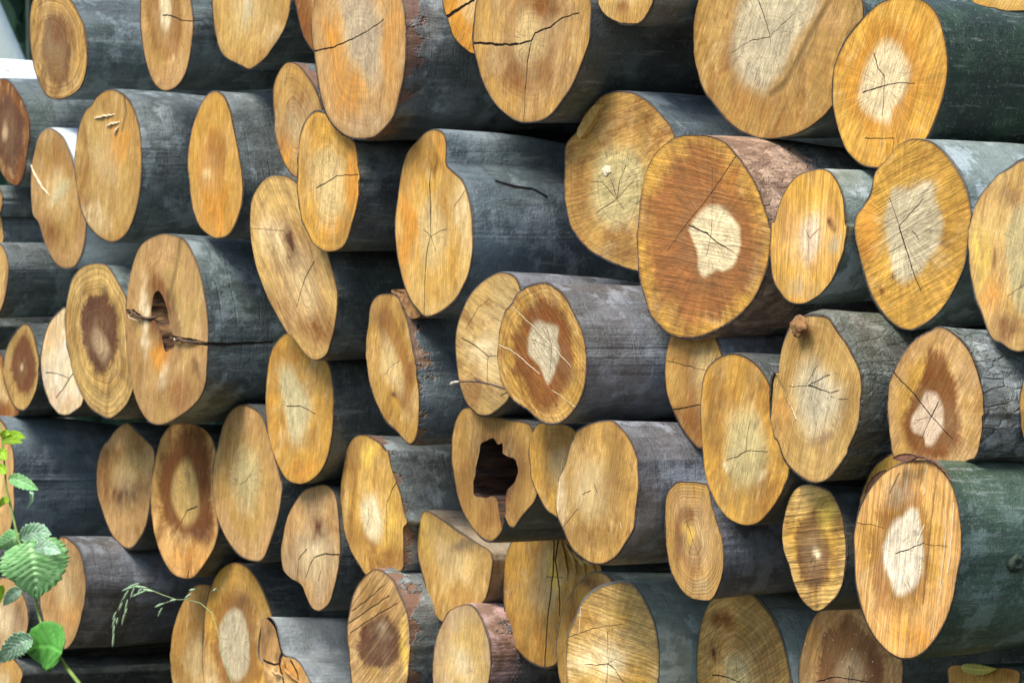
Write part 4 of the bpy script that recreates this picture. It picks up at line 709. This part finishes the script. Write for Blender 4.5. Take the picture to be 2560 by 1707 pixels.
    nt.l.new(g.outputs['Color'], bs.inputs['Base Color']); nt.l.new(g.outputs['Rough'], bs.inputs['Roughness'])
    bs.inputs['Specular IOR Level'].default_value = .2 if not d.get('wet') else .6
    # ---- bark
    L = LOGLEN+rng.uniform(-.25, .25)+p
    ys = np.concatenate([[0, .004, .012], np.linspace(.03, 1.0, 34), np.linspace(1.08, L, 14)])
    cm = ring.mean(0); rr = ring-cm; ra = np.hypot(rr[:,0], rr[:,1]); aa = np.arctan2(rr[:,1], rr[:,0])
    # the trunk further back: rounder
    co = [np.mean(ra)]+[2*np.mean(ra*np.exp(-1j*k*aa)) for k in range(1, 4)]
    soft = co[0]+sum(np.real(co[k]*np.exp(1j*k*aa)) for k in range(2, 4))
    B = wob(rng, [5, 11, 21, 40], 3); bend = rng.normal(0, .012, 2); amp = {'rough': .010, 'gnarl': .012, 'flaky': .007, 'peel': .008}.get(d.get('bark'), .0045)
    rows = []; alongv = []
    # bark rim: from the edge of the wood out to the skin
    rim_y = .0015*wob(rng, [6, 14, 30], 1)(th[:,None])
    rows.append(np.stack([inner[:,0], np.zeros(NS)+.001, inner[:,1]], 1)); alongv.append(np.zeros(NS))
    for y in ys:
        f = min(1, max(0, (y-.15)/1.0)); f = f*f*(3-2*f)*.7
        r = ra*(1-f)+soft*f
        sc_ = 1-.05*min(1, y/.35)-.02*min(1, y/3)
        pos = np.stack([np.cos(aa)*r*sc_, np.full(NS, y), np.sin(aa)*r*sc_], 1)
        k = min(1, y/.02)
        dr = B(pos*np.array([1,.6,1]))*amp*k
        pos[:,0] += np.cos(aa)*dr+cm[0]+bend[0]*y; pos[:,2] += np.sin(aa)*dr+cm[1]+bend[1]*y
        if y < .005: pos[:,1] += rim_y
        rows.append(pos); alongv.append(np.full(NS, y))
    V = np.concatenate(rows); n = len(rows)
    F = [(i*NS+k, (i+1)*NS+k, (i+1)*NS+(k+1) % NS, i*NS+(k+1) % NS) for i in range(n-1) for k in range(NS)]
    F.append(tuple((n-1)*NS+k for k in range(NS)))
    F = [tuple(reversed(f)) for f in F]
    bm_, nt, bs = new_mat('log_bark_skin')
    bark = mesh_obj('bark', V, F, bm_, root)
    at = bark.data.attributes.new('along', 'FLOAT', 'POINT'); at.data.foreach_set('value', np.concatenate(alongv).astype(np.float32))
    g = nt.node('ShaderNodeGroup'); g.node_tree = BARK; gi = g.inputs; b = BK[d.get('bark', 'dark')]
    j = rng.uniform(1.3, 1.7)
    for nm, v in zip(('Base', 'Dark', 'Patch'), b[:3]): gi[nm].default_value = (v[0]*j*.93, v[1]*j*1.0, v[2]*j*1.05, 1)
    for nm, v in zip(('PatchAmt', 'PatchScale', 'Moss', 'Rough', 'Lines', 'Peel'), b[3:9]): gi[nm].default_value = v
    gi['PeelCol'].default_value = C4(b[9] or (.2,.1,.06)); gi['Seed'].default_value = seed*2.3
    if d.get('kb'):
        Wv = V+np.array([cen[0], -p, cen[1]]); dv = Wv-CAM; zz = dv@VIEW
        pxv = np.stack([1280+F_PX*(dv@RIGHT)/zz, 853.5-F_PX*dv[:,2]/zz], 1)
        nrv = np.concatenate([np.stack([np.cos(aa), np.zeros(NS), np.sin(aa)], 1)]*len(rows))
        vis = np.where((nrv@VIEW < -.12) & (V[:,1] > -.002))[0]
        def convb(q):
            res = []
            for a in q:
                dd = np.hypot(*(pxv[vis]-a).T); o4 = np.argsort(dd)[:4]; w4 = 1/(dd[o4]+.5)**2
                res.append(tuple((V[vis[o4]]*w4[:,None]).sum(0)/w4.sum()))
            return res
        obp = nt.node('ShaderNodeTexCoord').outputs['Object']
        nz = nt.node('ShaderNodeTexNoise'); nt.l.new(obp, nz.inputs['Vector']); nz.inputs['Scale'].default_value = 25; nz.inputs['Detail'].default_value = 4
        Pw = nt.vm('ADD', obp, nt.vm('SCALE', nt.vm('SUBTRACT', nz.outputs['Color'], (.5,.5,.5)), scale=.008))
        nt.put(gi['Crack'], seg_chain(nt, Pw, segs_of(d['kb'], convb, mpp), .5))
    bump = nt.node('ShaderNodeBump'); bump.inputs['Strength'].default_value = .9; bump.inputs['Distance'].default_value = .006
    nt.l.new(g.outputs['Height'], bump.inputs['Height']); nt.l.new(bump.outputs[0], bs.inputs['Normal'])
    nt.l.new(g.outputs['Color'], bs.inputs['Base Color']); bs.inputs['Roughness'].default_value = .52; bs.inputs['Specular IOR Level'].default_value = .5
    # ---- inside of a hollow log
    if f0 is not None:
        hr = inner*f0[:,None]; hc = hr.mean(0)
        rows = []
        hb = wob(rng, [30, 70, 120], 3)
        HD = d.get('hd', .9)
        for y in np.linspace(0, HD, 22):
            s = 1+.06*min(1, y/.1)-.5*max(0, y-.3)-(.75*(y/HD)**2 if HD < .5 else 0)
            q = np.stack([hc[0]+(hr[:,0]-hc[0])*s, np.full(NS, y), hc[1]+(hr[:,1]-hc[1])*s], 1)
            # never out through the bark
            lim = .93; ql = np.hypot(q[:,0], q[:,2]); mx = rl*lim
            kf = np.minimum(1, mx/np.maximum(ql, 1e-4)) if y > 0 else np.ones(NS)
            q[:,0] *= kf; q[:,2] *= kf
            if y > 0: q[:,[0,2]] += (hb(q*np.array([1,.2,1]))*.006)[:,None]
            rows.append(q)
        V = np.concatenate(rows); n = len(rows)
        F = [(i*NS+k, (i+1)*NS+k, (i+1)*NS+(k+1) % NS, i*NS+(k+1) % NS) for i in range(n-1) for k in range(NS)]
        F.append(tuple((n-1)*NS+k for k in range(NS)))
        mesh_obj('hollow', V, F, rot_mat(d.get('hd', .9) < .5), root)
    return root
_rot = {}
def rot_mat(light=False):
    if light not in _rot:
        m, nt, b = new_mat('rotten_wood'); ob = nt.node('ShaderNodeTexCoord').outputs['Object']
        n1 = nt.noise(nt.vm('MULTIPLY', ob, (60, 5, 60)), 1.0, 5, .65); n2 = nt.noise(ob, 30, 4)
        lo, hi = ((.07,.035,.018,1), (.34,.19,.075,1)) if light else ((.02,.012,.01,1), (.12,.062,.035,1))
        c = nt.mix(nt.ramp(n1, .4, .65), lo, hi); c = nt.mix(nt.ramp(n2, .5, .7, 0, .5), c, (.05,.022,.02,1))
        bp = nt.node('ShaderNodeBump'); bp.inputs['Distance'].default_value = .012; nt.l.new(n1, bp.inputs['Height']); nt.l.new(bp.outputs[0], b.inputs['Normal'])
        nt.l.new(c, b.inputs['Base Color']); b.inputs['Roughness'].default_value = .9; _rot[light] = m
    return _rot[light]

for n_, (key, d) in enumerate(LOGS.items()):
    build_log(key, d, n_)

# ---------------------------------------------------------------- ground
def simple_mat(name, ca, cb, scale=20, rough=.8, stretch=(1,1,1), bump=.004, cc=None):
    m, nt, b = new_mat(name); ob = nt.node('ShaderNodeTexCoord').outputs['Object']
    v = nt.vm('MULTIPLY', ob, stretch)
    n1 = nt.noise(v, scale, 5, .65); n2 = nt.noise(nt.vm('ADD', v, (3,1,2)), scale*.27, 4, .6)
    c = nt.mix(nt.ramp(n1, .35, .65), C4(ca), C4(cb))
    if cc: c = nt.mix(nt.ramp(n2, .5, .65), c, C4(cc))
    bp = nt.node('ShaderNodeBump'); bp.inputs['Distance'].default_value = bump; nt.l.new(n1, bp.inputs['Height']); nt.l.new(bp.outputs[0], b.inputs['Normal'])
    nt.l.new(c, b.inputs['Base Color']); b.inputs['Roughness'].default_value = rough
    return m
gm = simple_mat('forest_floor', (.035,.028,.016), (.07,.055,.03), 9, .95, cc=(.03,.05,.015), bump=.05)
gv = []; gf = []; xs = sorted(set(list(np.linspace(-6, 9, 46))+[-900,-300,-100,-40,-20,-10, 14, 25, 60, 200, 900])); ysg = sorted(set(list(np.linspace(-8, 6, 43))+[-900,-200,-60,-25,-12,10,18,40,100,300,900]))
grng = np.random.default_rng(5); gw = wob(grng, [.7, 1.6, 3.1], 2)
for y in ysg:
    for x in xs: gv.append((x, y, .035*float(gw(np.array([[x, y]]))[0])-.02))
nx = len(xs)
for j in range(len(ysg)-1):
    for i in range(nx-1): gf.append((j*nx+i, j*nx+i+1, (j+1)*nx+i+1, (j+1)*nx+i))
tag(mesh_obj('ground', gv, gf, gm), kind='structure')

# ---------------------------------------------------------------- pieces torn from the logs, twig, weeds, leaf, trees
def at(s, p):
    """points of the view set at the upright plane y = -p, as world points"""
    q = to_plane(pts(s), p); return [Vector((a[0], -p, a[1])) for a in q]
def at_dist(px, dist):
    d = ray(np.array([px]))[0]; return Vector(CAM+d/np.linalg.norm(d)*dist)
def local(root, P): return [p-root.location for p in P]
m_pale = simple_mat('torn_wood', (.82,.74,.56), (.70,.56,.34), 60, .7, (1,1,1), .002)
m_wedge = simple_mat('wedge_wood', (.60,.42,.21), (.52,.33,.14), 70, .75, (1,1,1), .003)
m_tear = simple_mat('splinter_wood', (.50,.27,.08), (.30,.14,.04), 40, .75, (1,1,1), .003)
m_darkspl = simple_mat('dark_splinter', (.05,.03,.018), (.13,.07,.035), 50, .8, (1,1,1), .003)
m_flap = simple_mat('loose_bark_skin', (.20,.085,.045), (.09,.04,.025), 35, .85, (1,1,1), .004)
m_strip = simple_mat('torn_edge_wood', (.60,.42,.13), (.46,.27,.07), 50, .75, (1,1,1), .003)
m_stub = simple_mat('branch_stub_wood', (.36,.19,.06), (.17,.08,.03), 45, .8, (1,1,1), .004)

def splinter(root, s, w, mat, p0, lift=.015, name='splinter', ns=6):
    P = at(s, p0); n = 5*(len(P)-1)+1; rg = np.random.default_rng(len(s)+int(w*7))
    Q = []; R = []
    mpp = (P[0]-Vector(CAM)).length/F_PX
    for i in range(n):
        t = i/(n-1); f = t*(len(P)-1); k = min(int(f), len(P)-2); q = P[k].lerp(P[k+1], f-k)
        q = q+Vector((rg.normal(0,.0012), -lift*math.sin(math.pi*min(1, .15+t))-.001, rg.normal(0,.0012)))
        Q.append(q); R.append(max(.0006, w*TS*mpp*.5*math.sin(math.pi*(.08+.9*t))**.6*(.8+.4*rg.random())))
    V, F = tube(local(root, Q), R, ns)
    return mesh_obj(name, V, F, mat, root, smooth=ns > 5)
def plate(root, s, mat, p, thick, name, curl=.0):
    P = local(root, at(s, p)); n = len(P)
    cx = sum((q.x for q in P))/n; cz = sum((q.z for q in P))/n
    sp = [Vector((q[0], P[0].y, q[1])) for q in spline(np.array([(q.x, q.z) for q in P]), 5)]
    n = len(sp); rg = np.random.default_rng(n)
    V = []
    for dy, sc in ((0, .94), (-.0015, 1), (thick, 1.0), (thick+.0015, .92)):
        for q in sp:
            x, z = cx+(q.x-cx)*sc, cz+(q.z-cz)*sc
            V.append(Vector((x, q.y+dy+curl*((x-cx)**2+(z-cz)**2)*8+rg.normal(0, .0006), z)))
    F = [tuple(reversed(range(n)))]
    for r in range(3):
        for k in range(n): F.append((r*n+k, r*n+(k+1) % n, (r+1)*n+(k+1) % n, (r+1)*n+k))
    F.append(tuple(range(3*n, 4*n)))
    F = [tuple(reversed(f)) for f in F]
    return mesh_obj(name, V, F, mat, root, smooth=False)

for key, d in LOGS.items():
    for s in d.get('split', [])+d.get('splits', []):
        splinter(LOGOBJ[key], s, 15, m_pale, PROT[key], .003)
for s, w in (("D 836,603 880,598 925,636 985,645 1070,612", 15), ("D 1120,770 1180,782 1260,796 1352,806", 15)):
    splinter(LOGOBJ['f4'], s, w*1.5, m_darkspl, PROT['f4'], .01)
for s, w in (("D 860,618 890,645 920,668", 6), ("D 1165,770 1180,788 1200,785", 7)):
    splinter(LOGOBJ['f4'], s, w, m_pale, PROT['f4'], .016)
splinter(LOGOBJ['j6'], "G 1800,1470 1822,1500 1850,1532", 26, m_wedge, PROT['j6'], .012)
splinter(LOGOBJ['j6'], "G 1856,1400 1880,1470 1930,1530 1985,1600", 20, m_tear, PROT['j6'], .01)
for s, w in (("H 1530,660 1580,740 1600,860", 30), ("H 1580,710 1650,790 1660,880", 34), ("H 1640,760 1710,805 1725,880", 30), ("H 1500,640 1530,760 1540,900", 20)):
    splinter(LOGOBJ['k4'], s, w, m_strip, PROT['k4'], .002)
plate(LOGOBJ['e2'], "B 1745,690 1722,760 1665,850 1622,905 1604,860 1650,770 1705,695", m_strip, PROT['e2']+.012, .02, 'splinter')
plate(LOGOBJ['i7'], "I 1488,102 1540,74 1605,70 1645,92 1590,122 1540,118", m_flap, PROT['i7']+.03, .006, 'loose_bark', .3)
splinter(LOGOBJ['i7'], "I 1585,118 1640,92 1720,92 1790,126 1840,185 1880,250", 17, m_flap, PROT['i7'], .006, 'loose_bark', 8)
plate(LOGOBJ['i8'], "I 1306,348 1335,262 1400,192 1452,178 1405,232 1340,345", m_flap, PROT['i8']+.02, .008, 'loose_bark', .2)
plate(LOGOBJ['g1'], "E 362,462 430,456 495,500 560,610 510,642 470,560 430,502", m_stub, PROT['g1']+.0, .05, 'loose_bark', .2)
# branch stub
def lump(root, s, p, rx, ry, mat, name, dep=1.0, rough=.16):
    c = at(s, p)[0]; mpp = (c-Vector(CAM)).length/F_PX; bm = bmesh.new(); bmesh.ops.create_icosphere(bm, subdivisions=4, radius=1)
    f = wob(np.random.default_rng(3), [1.5, 3, 7, 14], 3)
    for v in bm.verts:
        k = 1+rough*float(f(np.array([list(v.co)]))[0])
        v.co = Vector((v.co.x*rx*TS*mpp*1.75*k, v.co.y*rx*TS*mpp*dep*k, v.co.z*ry*TS*mpp*k))+c-root.location
    me = bpy.data.meshes.new(name); bm.to_mesh(me); bm.free(); me.materials.append(mat)
    for q in me.polygons: q.use_smooth = True
    o = bpy.data.objects.new(name, me); col.objects.link(o); o.parent = root; return o
lump(LOGOBJ['g6'], "F 885,692", PROT['g6']+.02, 44, 60, m_stub, 'branch_stub', .5, .5)
lump(LOGOBJ['e2'], "B 1795,1115", PROT['e2']+.0, 25, 28, m_pale, 'knot', .12, .5)

def bark_knot(key, s, r, mat):
    # sits on the skin of the log where the view meets it
    root = LOGOBJ[key]; bk = [c for c in root.children if c.name.startswith('bark')][0]
    n = len(bk.data.vertices); co = np.empty(n*3); bk.data.vertices.foreach_get('co', co); co = co.reshape(-1, 3)
    Wd = co+np.array(root.location); dv = Wd-CAM; zz = dv@VIEW; q = pts(s)[0]
    dd = np.hypot(1280+F_PX*(dv@RIGHT)/zz-q[0], 853.5-F_PX*dv[:,2]/zz-q[1])
    o4 = np.where(dd < dd.min()+12)[0]; i = o4[np.argmin(zz[o4])]; c = Vector(co[i])
    cc = Vector((co[:,0].mean(), c.y, co[:,2].mean())); nrm = (c-cc).normalized()
    bm = bmesh.new(); bmesh.ops.create_uvsphere(bm, u_segments=32, v_segments=20, radius=1); f = wob(np.random.default_rng(8), [2, 5], 3)
    M = nrm.to_track_quat('Z', 'Y').to_matrix()
    for v in bm.verts:
        p = v.co.copy(); rad = math.hypot(p.x, p.y); k = 1+.14*float(f(np.array([list(p)]))[0])
        h = .40*p.z if p.z < 0 else .40*math.sin(rad*math.pi*.92)+.10*p.z      # a lip round a sunken eye
        v.co = M@Vector((p.x*r*k, p.y*r*k*.85, h*r))+c
    me = bpy.data.meshes.new('knot'); bm.to_mesh(me); bm.free(); me.materials.append(mat)
    for pl in me.polygons: pl.use_smooth = True
    o = bpy.data.objects.new('knot', me); col.objects.link(o); o.parent = root
bark_knot('i7', "I 2345,800", .022, simple_mat('green_knot', (.05,.075,.05), (.025,.035,.025), 60, .8))
bark_knot('d0', "A 285,730", .035, simple_mat('pale_knot', (.34,.38,.38), (.16,.19,.19), 50, .8))

# twig caught between two logs
tw = empty('twig', at("E 1130,1103", .15)[0]); tag(tw, 'thin dark twig with a pale bud, lying across the pale smooth log end', 'twig')
m_twig = simple_mat('twig_bark', (.055,.03,.03), (.10,.06,.05), 60, .6)
m_bud = simple_mat('bud_skin', (.62,.58,.50), (.45,.38,.32), 80, .6)
P = at("E 1150,1110 1100,1093 1040,1075 970,1058 900,1054 830,1056", .15); V, F = tube(local(tw, P), [.0026,.0025,.0023,.0024,.0019,.0016], 8); mesh_obj('stem', V, F, m_twig, tw)
P = at("E 832,1056 805,1060 785,1066 764,1077", .15); V, F = tube(local(tw, P), [.0018,.004,.0042,.0008], 8); mesh_obj('bud', V, F, m_bud, tw)
P = at("E 975,1060 955,1048 923,1029", .15); V, F = tube(local(tw, P), [.0022,.0034,.0006], 8); mesh_obj('bud', V, F, m_twig, tw)
P = at("E 1145,1125 1120,1135 1098,1152", .15); V, F = tube(local(tw, P), [.0016,.0014,.0008], 8); mesh_obj('side_shoot', V, F, m_twig, tw)

# leaves
def leaf_mat(name, a, b, trans=.25, rough=.45):
    m, nt, bs = new_mat(name); ob = nt.node('ShaderNodeTexCoord').outputs['Object']
    n1 = nt.noise(ob, 45, 4, .6); n2 = nt.noise(ob, 260, 2)
    c = nt.mix(nt.ramp(n1, .35, .65), C4(a), C4(b)); c = nt.mix(nt.attr('vein'), c, C4([min(1, v*1.9+.03) for v in b]))
    bp = nt.node('ShaderNodeBump'); bp.inputs['Distance'].default_value = .0008; nt.l.new(n2, bp.inputs['Height']); nt.l.new(bp.outputs[0], bs.inputs['Normal'])
    nt.l.new(c, bs.inputs['Base Color']); bs.inputs['Roughness'].default_value = rough+.15; bs.inputs['Specular IOR Level'].default_value = .25
    tr = nt.node('ShaderNodeBsdfTranslucent'); nt.l.new(c, tr.inputs[0]); mx = nt.node('ShaderNodeMixShader'); mx.inputs[0].default_value = trans
    nt.l.new(bs.outputs[0], mx.inputs[1]); nt.l.new(tr.outputs[0], mx.inputs[2])
    out = [n for n in nt.n if n.type == 'OUTPUT_MATERIAL'][0]; nt.l.new(mx.outputs[0], out.inputs[0]); return m
m_leaf = leaf_mat('weed_leaf', (.20,.50,.17), (.32,.60,.26))
m_leafd = leaf_mat('weed_leaf_dark', (.07,.28,.04), (.11,.36,.06))
m_leafy = leaf_mat('young_leaf', (.30,.55,.03), (.42,.66,.06), .4)
m_leaft = leaf_mat('pale_leaf', (.28,.54,.30), (.44,.66,.46), .2, .3)
m_stem = simple_mat('green_stem', (.12,.22,.04), (.20,.30,.06), 40, .5)
def leaf(root, s, hw, mat, p, crink=.5, wide=.35, nv=8, cup=.0, jag=.08, dp=.03, seed=0, name='leaf'):
    """midrib from base to tip through the given points; hw half width in tile units"""
    M = at(s, p); mpp = (M[0]-Vector(CAM)).length/F_PX; ns_, nt_ = 80, 17; rg = np.random.default_rng(seed+7)
    w = hw*TS*mpp; V = []; F = []; vein = []
    def mid(t):
        f = t*(len(M)-1); k = min(int(f), len(M)-2); return M[k].lerp(M[k+1], f-k)
    # picture right in the world, so that the blade faces the viewer side
    R_ = Vector(RIGHT); up = Vector((0,0,1)); vw = Vector(VIEW)
    ph = rg.uniform(0, 6)
    for i in range(ns_+1):
        t = i/ns_; q = mid(t); a = (mid(min(1, t+.05))-mid(max(0, t-.05)))
        a2 = Vector((a.dot(R_), a.dot(up))).normalized(); side = (R_*(-a2.y)+up*a2.x)
        prof = (math.sin(math.pi*min(1, t**(.55+.0))) if wide < .4 else math.sin(math.pi*t**.75))
        prof = max(0.0, (t**wide)*(1-t**2.2))*1.75
        prof *= 1+jag*(abs(((t*nv*1.4) % 1.0)-.5)*2-.5)*2
        for j in range(nt_):
            u = (j/(nt_-1))*2-1
            ph_v = (t-.30*abs(u))*nv
            rip = abs(math.sin(math.pi*ph_v))**.7
            h = crink*w*.16*rip*(1-abs(u)**3*.3)+cup*w*abs(u)**1.5+.10*w*math.sin(3*t+ph+2*u)*crink-.04*w*math.exp(-(u/.08)**2)
            pos = q+side*(u*w*prof)-vw*h+vw*(dp*(t-.4)**2)
            V.append(pos-root.location)
            vein.append(max(math.exp(-(u/.06)**2), .55*math.exp(-((ph_v-round(ph_v))/.07)**2))*.7)
    for i in range(ns_):
        for j in range(nt_-1):
            k = i*nt_+j; F.append((k, k+1, k+nt_+1, k+nt_))
    o = mesh_obj(name, V, F, mat, root)
    at_ = o.data.attributes.new('vein', 'FLOAT', 'POINT'); at_.data.foreach_set('value', np.array(vein, dtype=np.float32))
    md = o.modifiers.new('solid', 'SOLIDIFY'); md.thickness = .0006
    return o
PW = .24
foot = at("G 640,1760", PW)[0]; foot.z = 0
wd = empty('leafy_weed', foot); tag(wd, 'green weed with big crinkled leaves standing before the logs at lower left', 'plant')
P = [foot]+at("G 600,1700 510,1560 440,1470 385,1395 320,1290 280,1210 250,1110 235,1030 215,900 170,740 120,630 90,500 62,380 40,290 30,150 D 22,1520 12,1420 0,1330", PW)
V, F = tube(local(wd, P), [.007,.007,.0065,.006,.006,.005,.005,.0045,.0045,.0045,.004,.004,.004,.0035,.003,.003,.0025,.0022,.0018,.001], 8); mesh_obj('stem', V, F, m_stem, wd)
leaf(wd, "G 190,640 218,760 232,870 232,1020", 195, m_leaf, PW+.03, .75, .28, 9, -.1, .06, .05, 1)
leaf(wd, "G 130,620 200,590 270,580 335,600", 62, m_leaft, PW+.02, 1.0, .4, 7, .2, .10, .05, 2)
leaf(wd, "G 130,610 80,620 30,650 -40,690", 55, m_leaf, PW, .8, .4, 7, -.2, .08, .05, 3)
leaf(wd, "G 225,690 290,680 340,690 400,720", 48, m_leaft, PW+.05, .9, .4, 6, .2, .10, .04, 4)
leaf(wd, "G 405,1370 330,1330 250,1330 150,1350", 150, m_leafd, PW+.03, .35, .35, 6, -.15, .03, .04, 5)
leaf(wd, "G 215,1280 140,1300 70,1350 -20,1440", 75, m_leaft, PW+.05, 1.0, .45, 8, .3, .14, .05, 6)
leaf(wd, "G 140,955 100,975 60,1010 20,1065", 42, m_leaft, PW, .4, .45, 5, .2, .04, .03, 7)
leaf(wd, "G 55,235 110,240 180,270 250,308", 42, m_leaf, PW, .7, .4, 6, .3, .10, .05, 8)
leaf(wd, "G 190,300 210,330 205,380 172,428", 14, m_leaft, PW, .3, .5, 4, .3, .05, .05, 9)
leaf(wd, "D 20,1445 70,1405 115,1405 170,1425", 30, m_leafy, PW, .3, .4, 4, .1, .03, .02, 10)
leaf(wd, "D 15,1450 70,1440 110,1440 150,1455", 22, m_leafy, PW+.01, .3, .4, 4, .1, .03, .02, 11)
leaf(wd, "D 10,1420 25,1400 40,1390 70,1400", 26, m_leafy, PW+.01, .3, .4, 4, .1, .03, .02, 12)
leaf(wd, "D 15,1560 0,1550 -10,1530 -60,1540", 26, m_leafy, PW+.01, .3, .4, 4, .1, .03, .02, 13)
leaf(wd, "G 40,110 20,70 10,60 -40,60", 30, m_leafy, PW+.01, .3, .4, 4, .1, .03, .02, 14)
leaf(wd, "G 40,200 15,170 0,160 -40,170", 30, m_leafy, PW+.01, .3, .4, 4, .1, .03, .02, 15)
leaf(wd, "G 60,380 30,370 10,390 -20,430", 22, m_leafy, PW+.01, .3, .4, 4, .1, .03, .02, 16)
leaf(wd, "G 20,930 0,970 -10,1010 -20,1080", 30, m_leafy, PW+.01, .3, .4, 4, .1, .03, .02, 17)
# grass stalk
m_grass = simple_mat('grass_stem', (.20,.30,.12), (.32,.42,.18), 50, .5); m_seed = simple_mat('grass_seed', (.26,.42,.24), (.42,.58,.38), 70, .5)
gfoot = at("G 1620,1900", .12)[0]; gfoot.z = 0
gs = empty('grass_stalk', gfoot); tag(gs, 'arching grass stalk with drooping pale green seed heads before the dark bark', 'grass')
P = [gfoot]+at("G 1560,1700 1500,1520 1450,1370 1420,1220 1385,1110 1310,1045 1220,1022 1150,1022 1060,990 1000,965 900,928 840,952 795,1030 752,1120 738,1230 736,1330", .14)
V, F = tube(local(gs, P), [.0014]*3+[.0011]*4+[.0011]*10, 6); mesh_obj('stem', V, F, m_grass, gs)
P = at("G 1150,1022 1090,1040 1010,1072", .14); V, F = tube(local(gs, P), [.001,.001,.0008], 6); mesh_obj('side_stem', V, F, m_grass, gs)
def spike(s, w, p=.145):
    P = at(s, p); a, b = P[0], P[1]; mpp = (a-Vector(CAM)).length/F_PX
    Q = [a.lerp(b, t) for t in (0, .2, .5, .8, 1)]; V, F = tube(local(gs, Q), [.0006]+[w*TS*mpp*.5*k for k in (.7, 1, .7)]+[.0004], 6); mesh_obj('spikelet', V, F, m_seed, gs)
for s in ("900,930 795,965","910,915 830,945","880,940 850,1020","960,945 875,935","1005,968 930,955","960,960 860,1005","930,950 900,975","840,960 800,1030","835,1020 815,1110","830,1080 805,1150","815,1110 795,1192","800,1040 775,1100","760,1100 735,1160","755,1140 732,1210","748,1190 738,1260","745,1240 735,1335","770,1140 760,1190","1110,1030 1150,1022","1075,1045 1010,1072","1060,1075 1030,1135","1060,1050 1035,1060","1250,985 1205,1018","1275,955 1235,962","1415,950 1390,968"):
    spike("G "+s, 17)
# leaf lying against the flat topped log
m_dry = leaf_mat('fallen_leaf_skin', (.42,.40,.07), (.56,.50,.12), .2)
lf = empty('fallen_leaf', at("I 2060,1490", PROT['k9']+.012)[0]); tag(lf, 'yellowish green toothed leaf lying against the flat topped log', 'leaf')
leaf(lf, "I 1940,1462 2020,1478 2090,1482 2175,1474", 34, m_dry, PROT['k9']+.014, .2, .4, 9, .0, .22, .0, 21, 'blade')

# trees beyond the pile
m_tr = simple_mat('pale_trunk_bark', (.55,.66,.62), (.70,.80,.76), 6, .8, (1,1,.3), .01)
m_trd = simple_mat('dark_trunk_bark', (.04,.065,.045), (.075,.11,.08), 6, .85, (1,1,.3), .01)
def crown_mat(name, a, b):
    m, nt, bs = new_mat(name); ob = nt.node('ShaderNodeTexCoord').outputs['Object']; n = nt.noise(ob, 1.3, 3)
    nt.l.new(nt.mix(nt.ramp(n, .35, .65), C4(a), C4(b)), bs.inputs['Base Color']); bs.inputs['Roughness'].default_value = .6; return m
m_cr = crown_mat('tree_leaves', (.018,.06,.03), (.035,.095,.05))
def crown(root, blobs, n, size, seed):
    rg = np.random.default_rng(seed); V = []; F = []
    for (x, y, z, rx, rz) in blobs:
        for _ in range(n):
            v = rg.normal(size=3); v /= np.linalg.norm(v); v *= rg.random()**.45
            c = np.array([x, y, z])+v*np.array([rx, rx, rz]); a = rg.normal(size=3); a /= np.linalg.norm(a); b = np.cross(a, rg.normal(size=3)); b /= np.linalg.norm(b); s = size*rg.uniform(.6, 1.3)
            k = len(V); V += [c-a*s, c+b*s*.5, c+a*s, c-b*s*.5]; F.append((k, k+1, k+2, k+3))
    return mesh_obj('crown', V, F, m_cr, root, False)
def tree(px0, px1, dist, rpx, mat, name, label, blobs, seed, group=None):
    a, b = at_dist(px0, dist), at_dist(px1, dist); up = (a-b)/(a.z-b.z)
    g0 = b+up*(0-b.z); top = b+up*(7.5-b.z); r = rpx*TS*dist/F_PX
    t = empty(name, g0); tag(t, label, 'tree', group)
    P = [g0+(top-g0)*k for k in (0, .05, .2, .45, .7, 1)]
    V, F = tube(local(t, P), [r*1.5, r*1.15, r*1.02, r*.95, r*.75, r*.3], 14); mesh_obj('trunk', V, F, mat, t)
    crown(t, [(x+up.x*z, y+up.y*z, z, rx, rz) for x, y, z, rx, rz in blobs], 420, .16, seed)
    return t
T0 = lambda x, y: tuple(pts("A %f,%f" % (x, y))[0])
tree(T0(-95, 30), T0(55, 375), 24, 95, m_tr, 'leaning_tree', 'pale grey green leaning tree trunk in the top left corner', [(0,0,6.6,1.3,.9),(.8,.5,7.3,1.2,.8),(-.9,.2,7.4,1.2,.8)], 1)
tree(T0(185, 0), T0(190, 375), 28, 16, m_trd, 'forest_tree', 'slim dark green trunk right of the pale leaning one', [(0,0,5.5,1.5,1.2),(1,.6,6.6,1.4,1),(-1,.2,6.9,1.4,1)], 2)
for i, (x, dist, sd_) in enumerate(((-900, 34, 3), (150, 36, 4), (900, 40, 5), (2300, 38, 6))):
    tree(T0(x, 0), T0(x, 400), dist, 60, m_trd, 'forest_tree', 'dense dark green forest tree behind the log pile', [(0,0,1.3,2.2,1.4),(1.9,.5,2.4,2.0,1.5),(-1.8,.3,2.3,2.0,1.5),(0,.6,3.8,2.4,1.6),(1.6,0,5.2,2.0,1.5),(-1.6,.4,5.4,2.0,1.5),(0,0,6.9,2.0,1.4)], sd_, 'dark trees of the wood behind the pile')
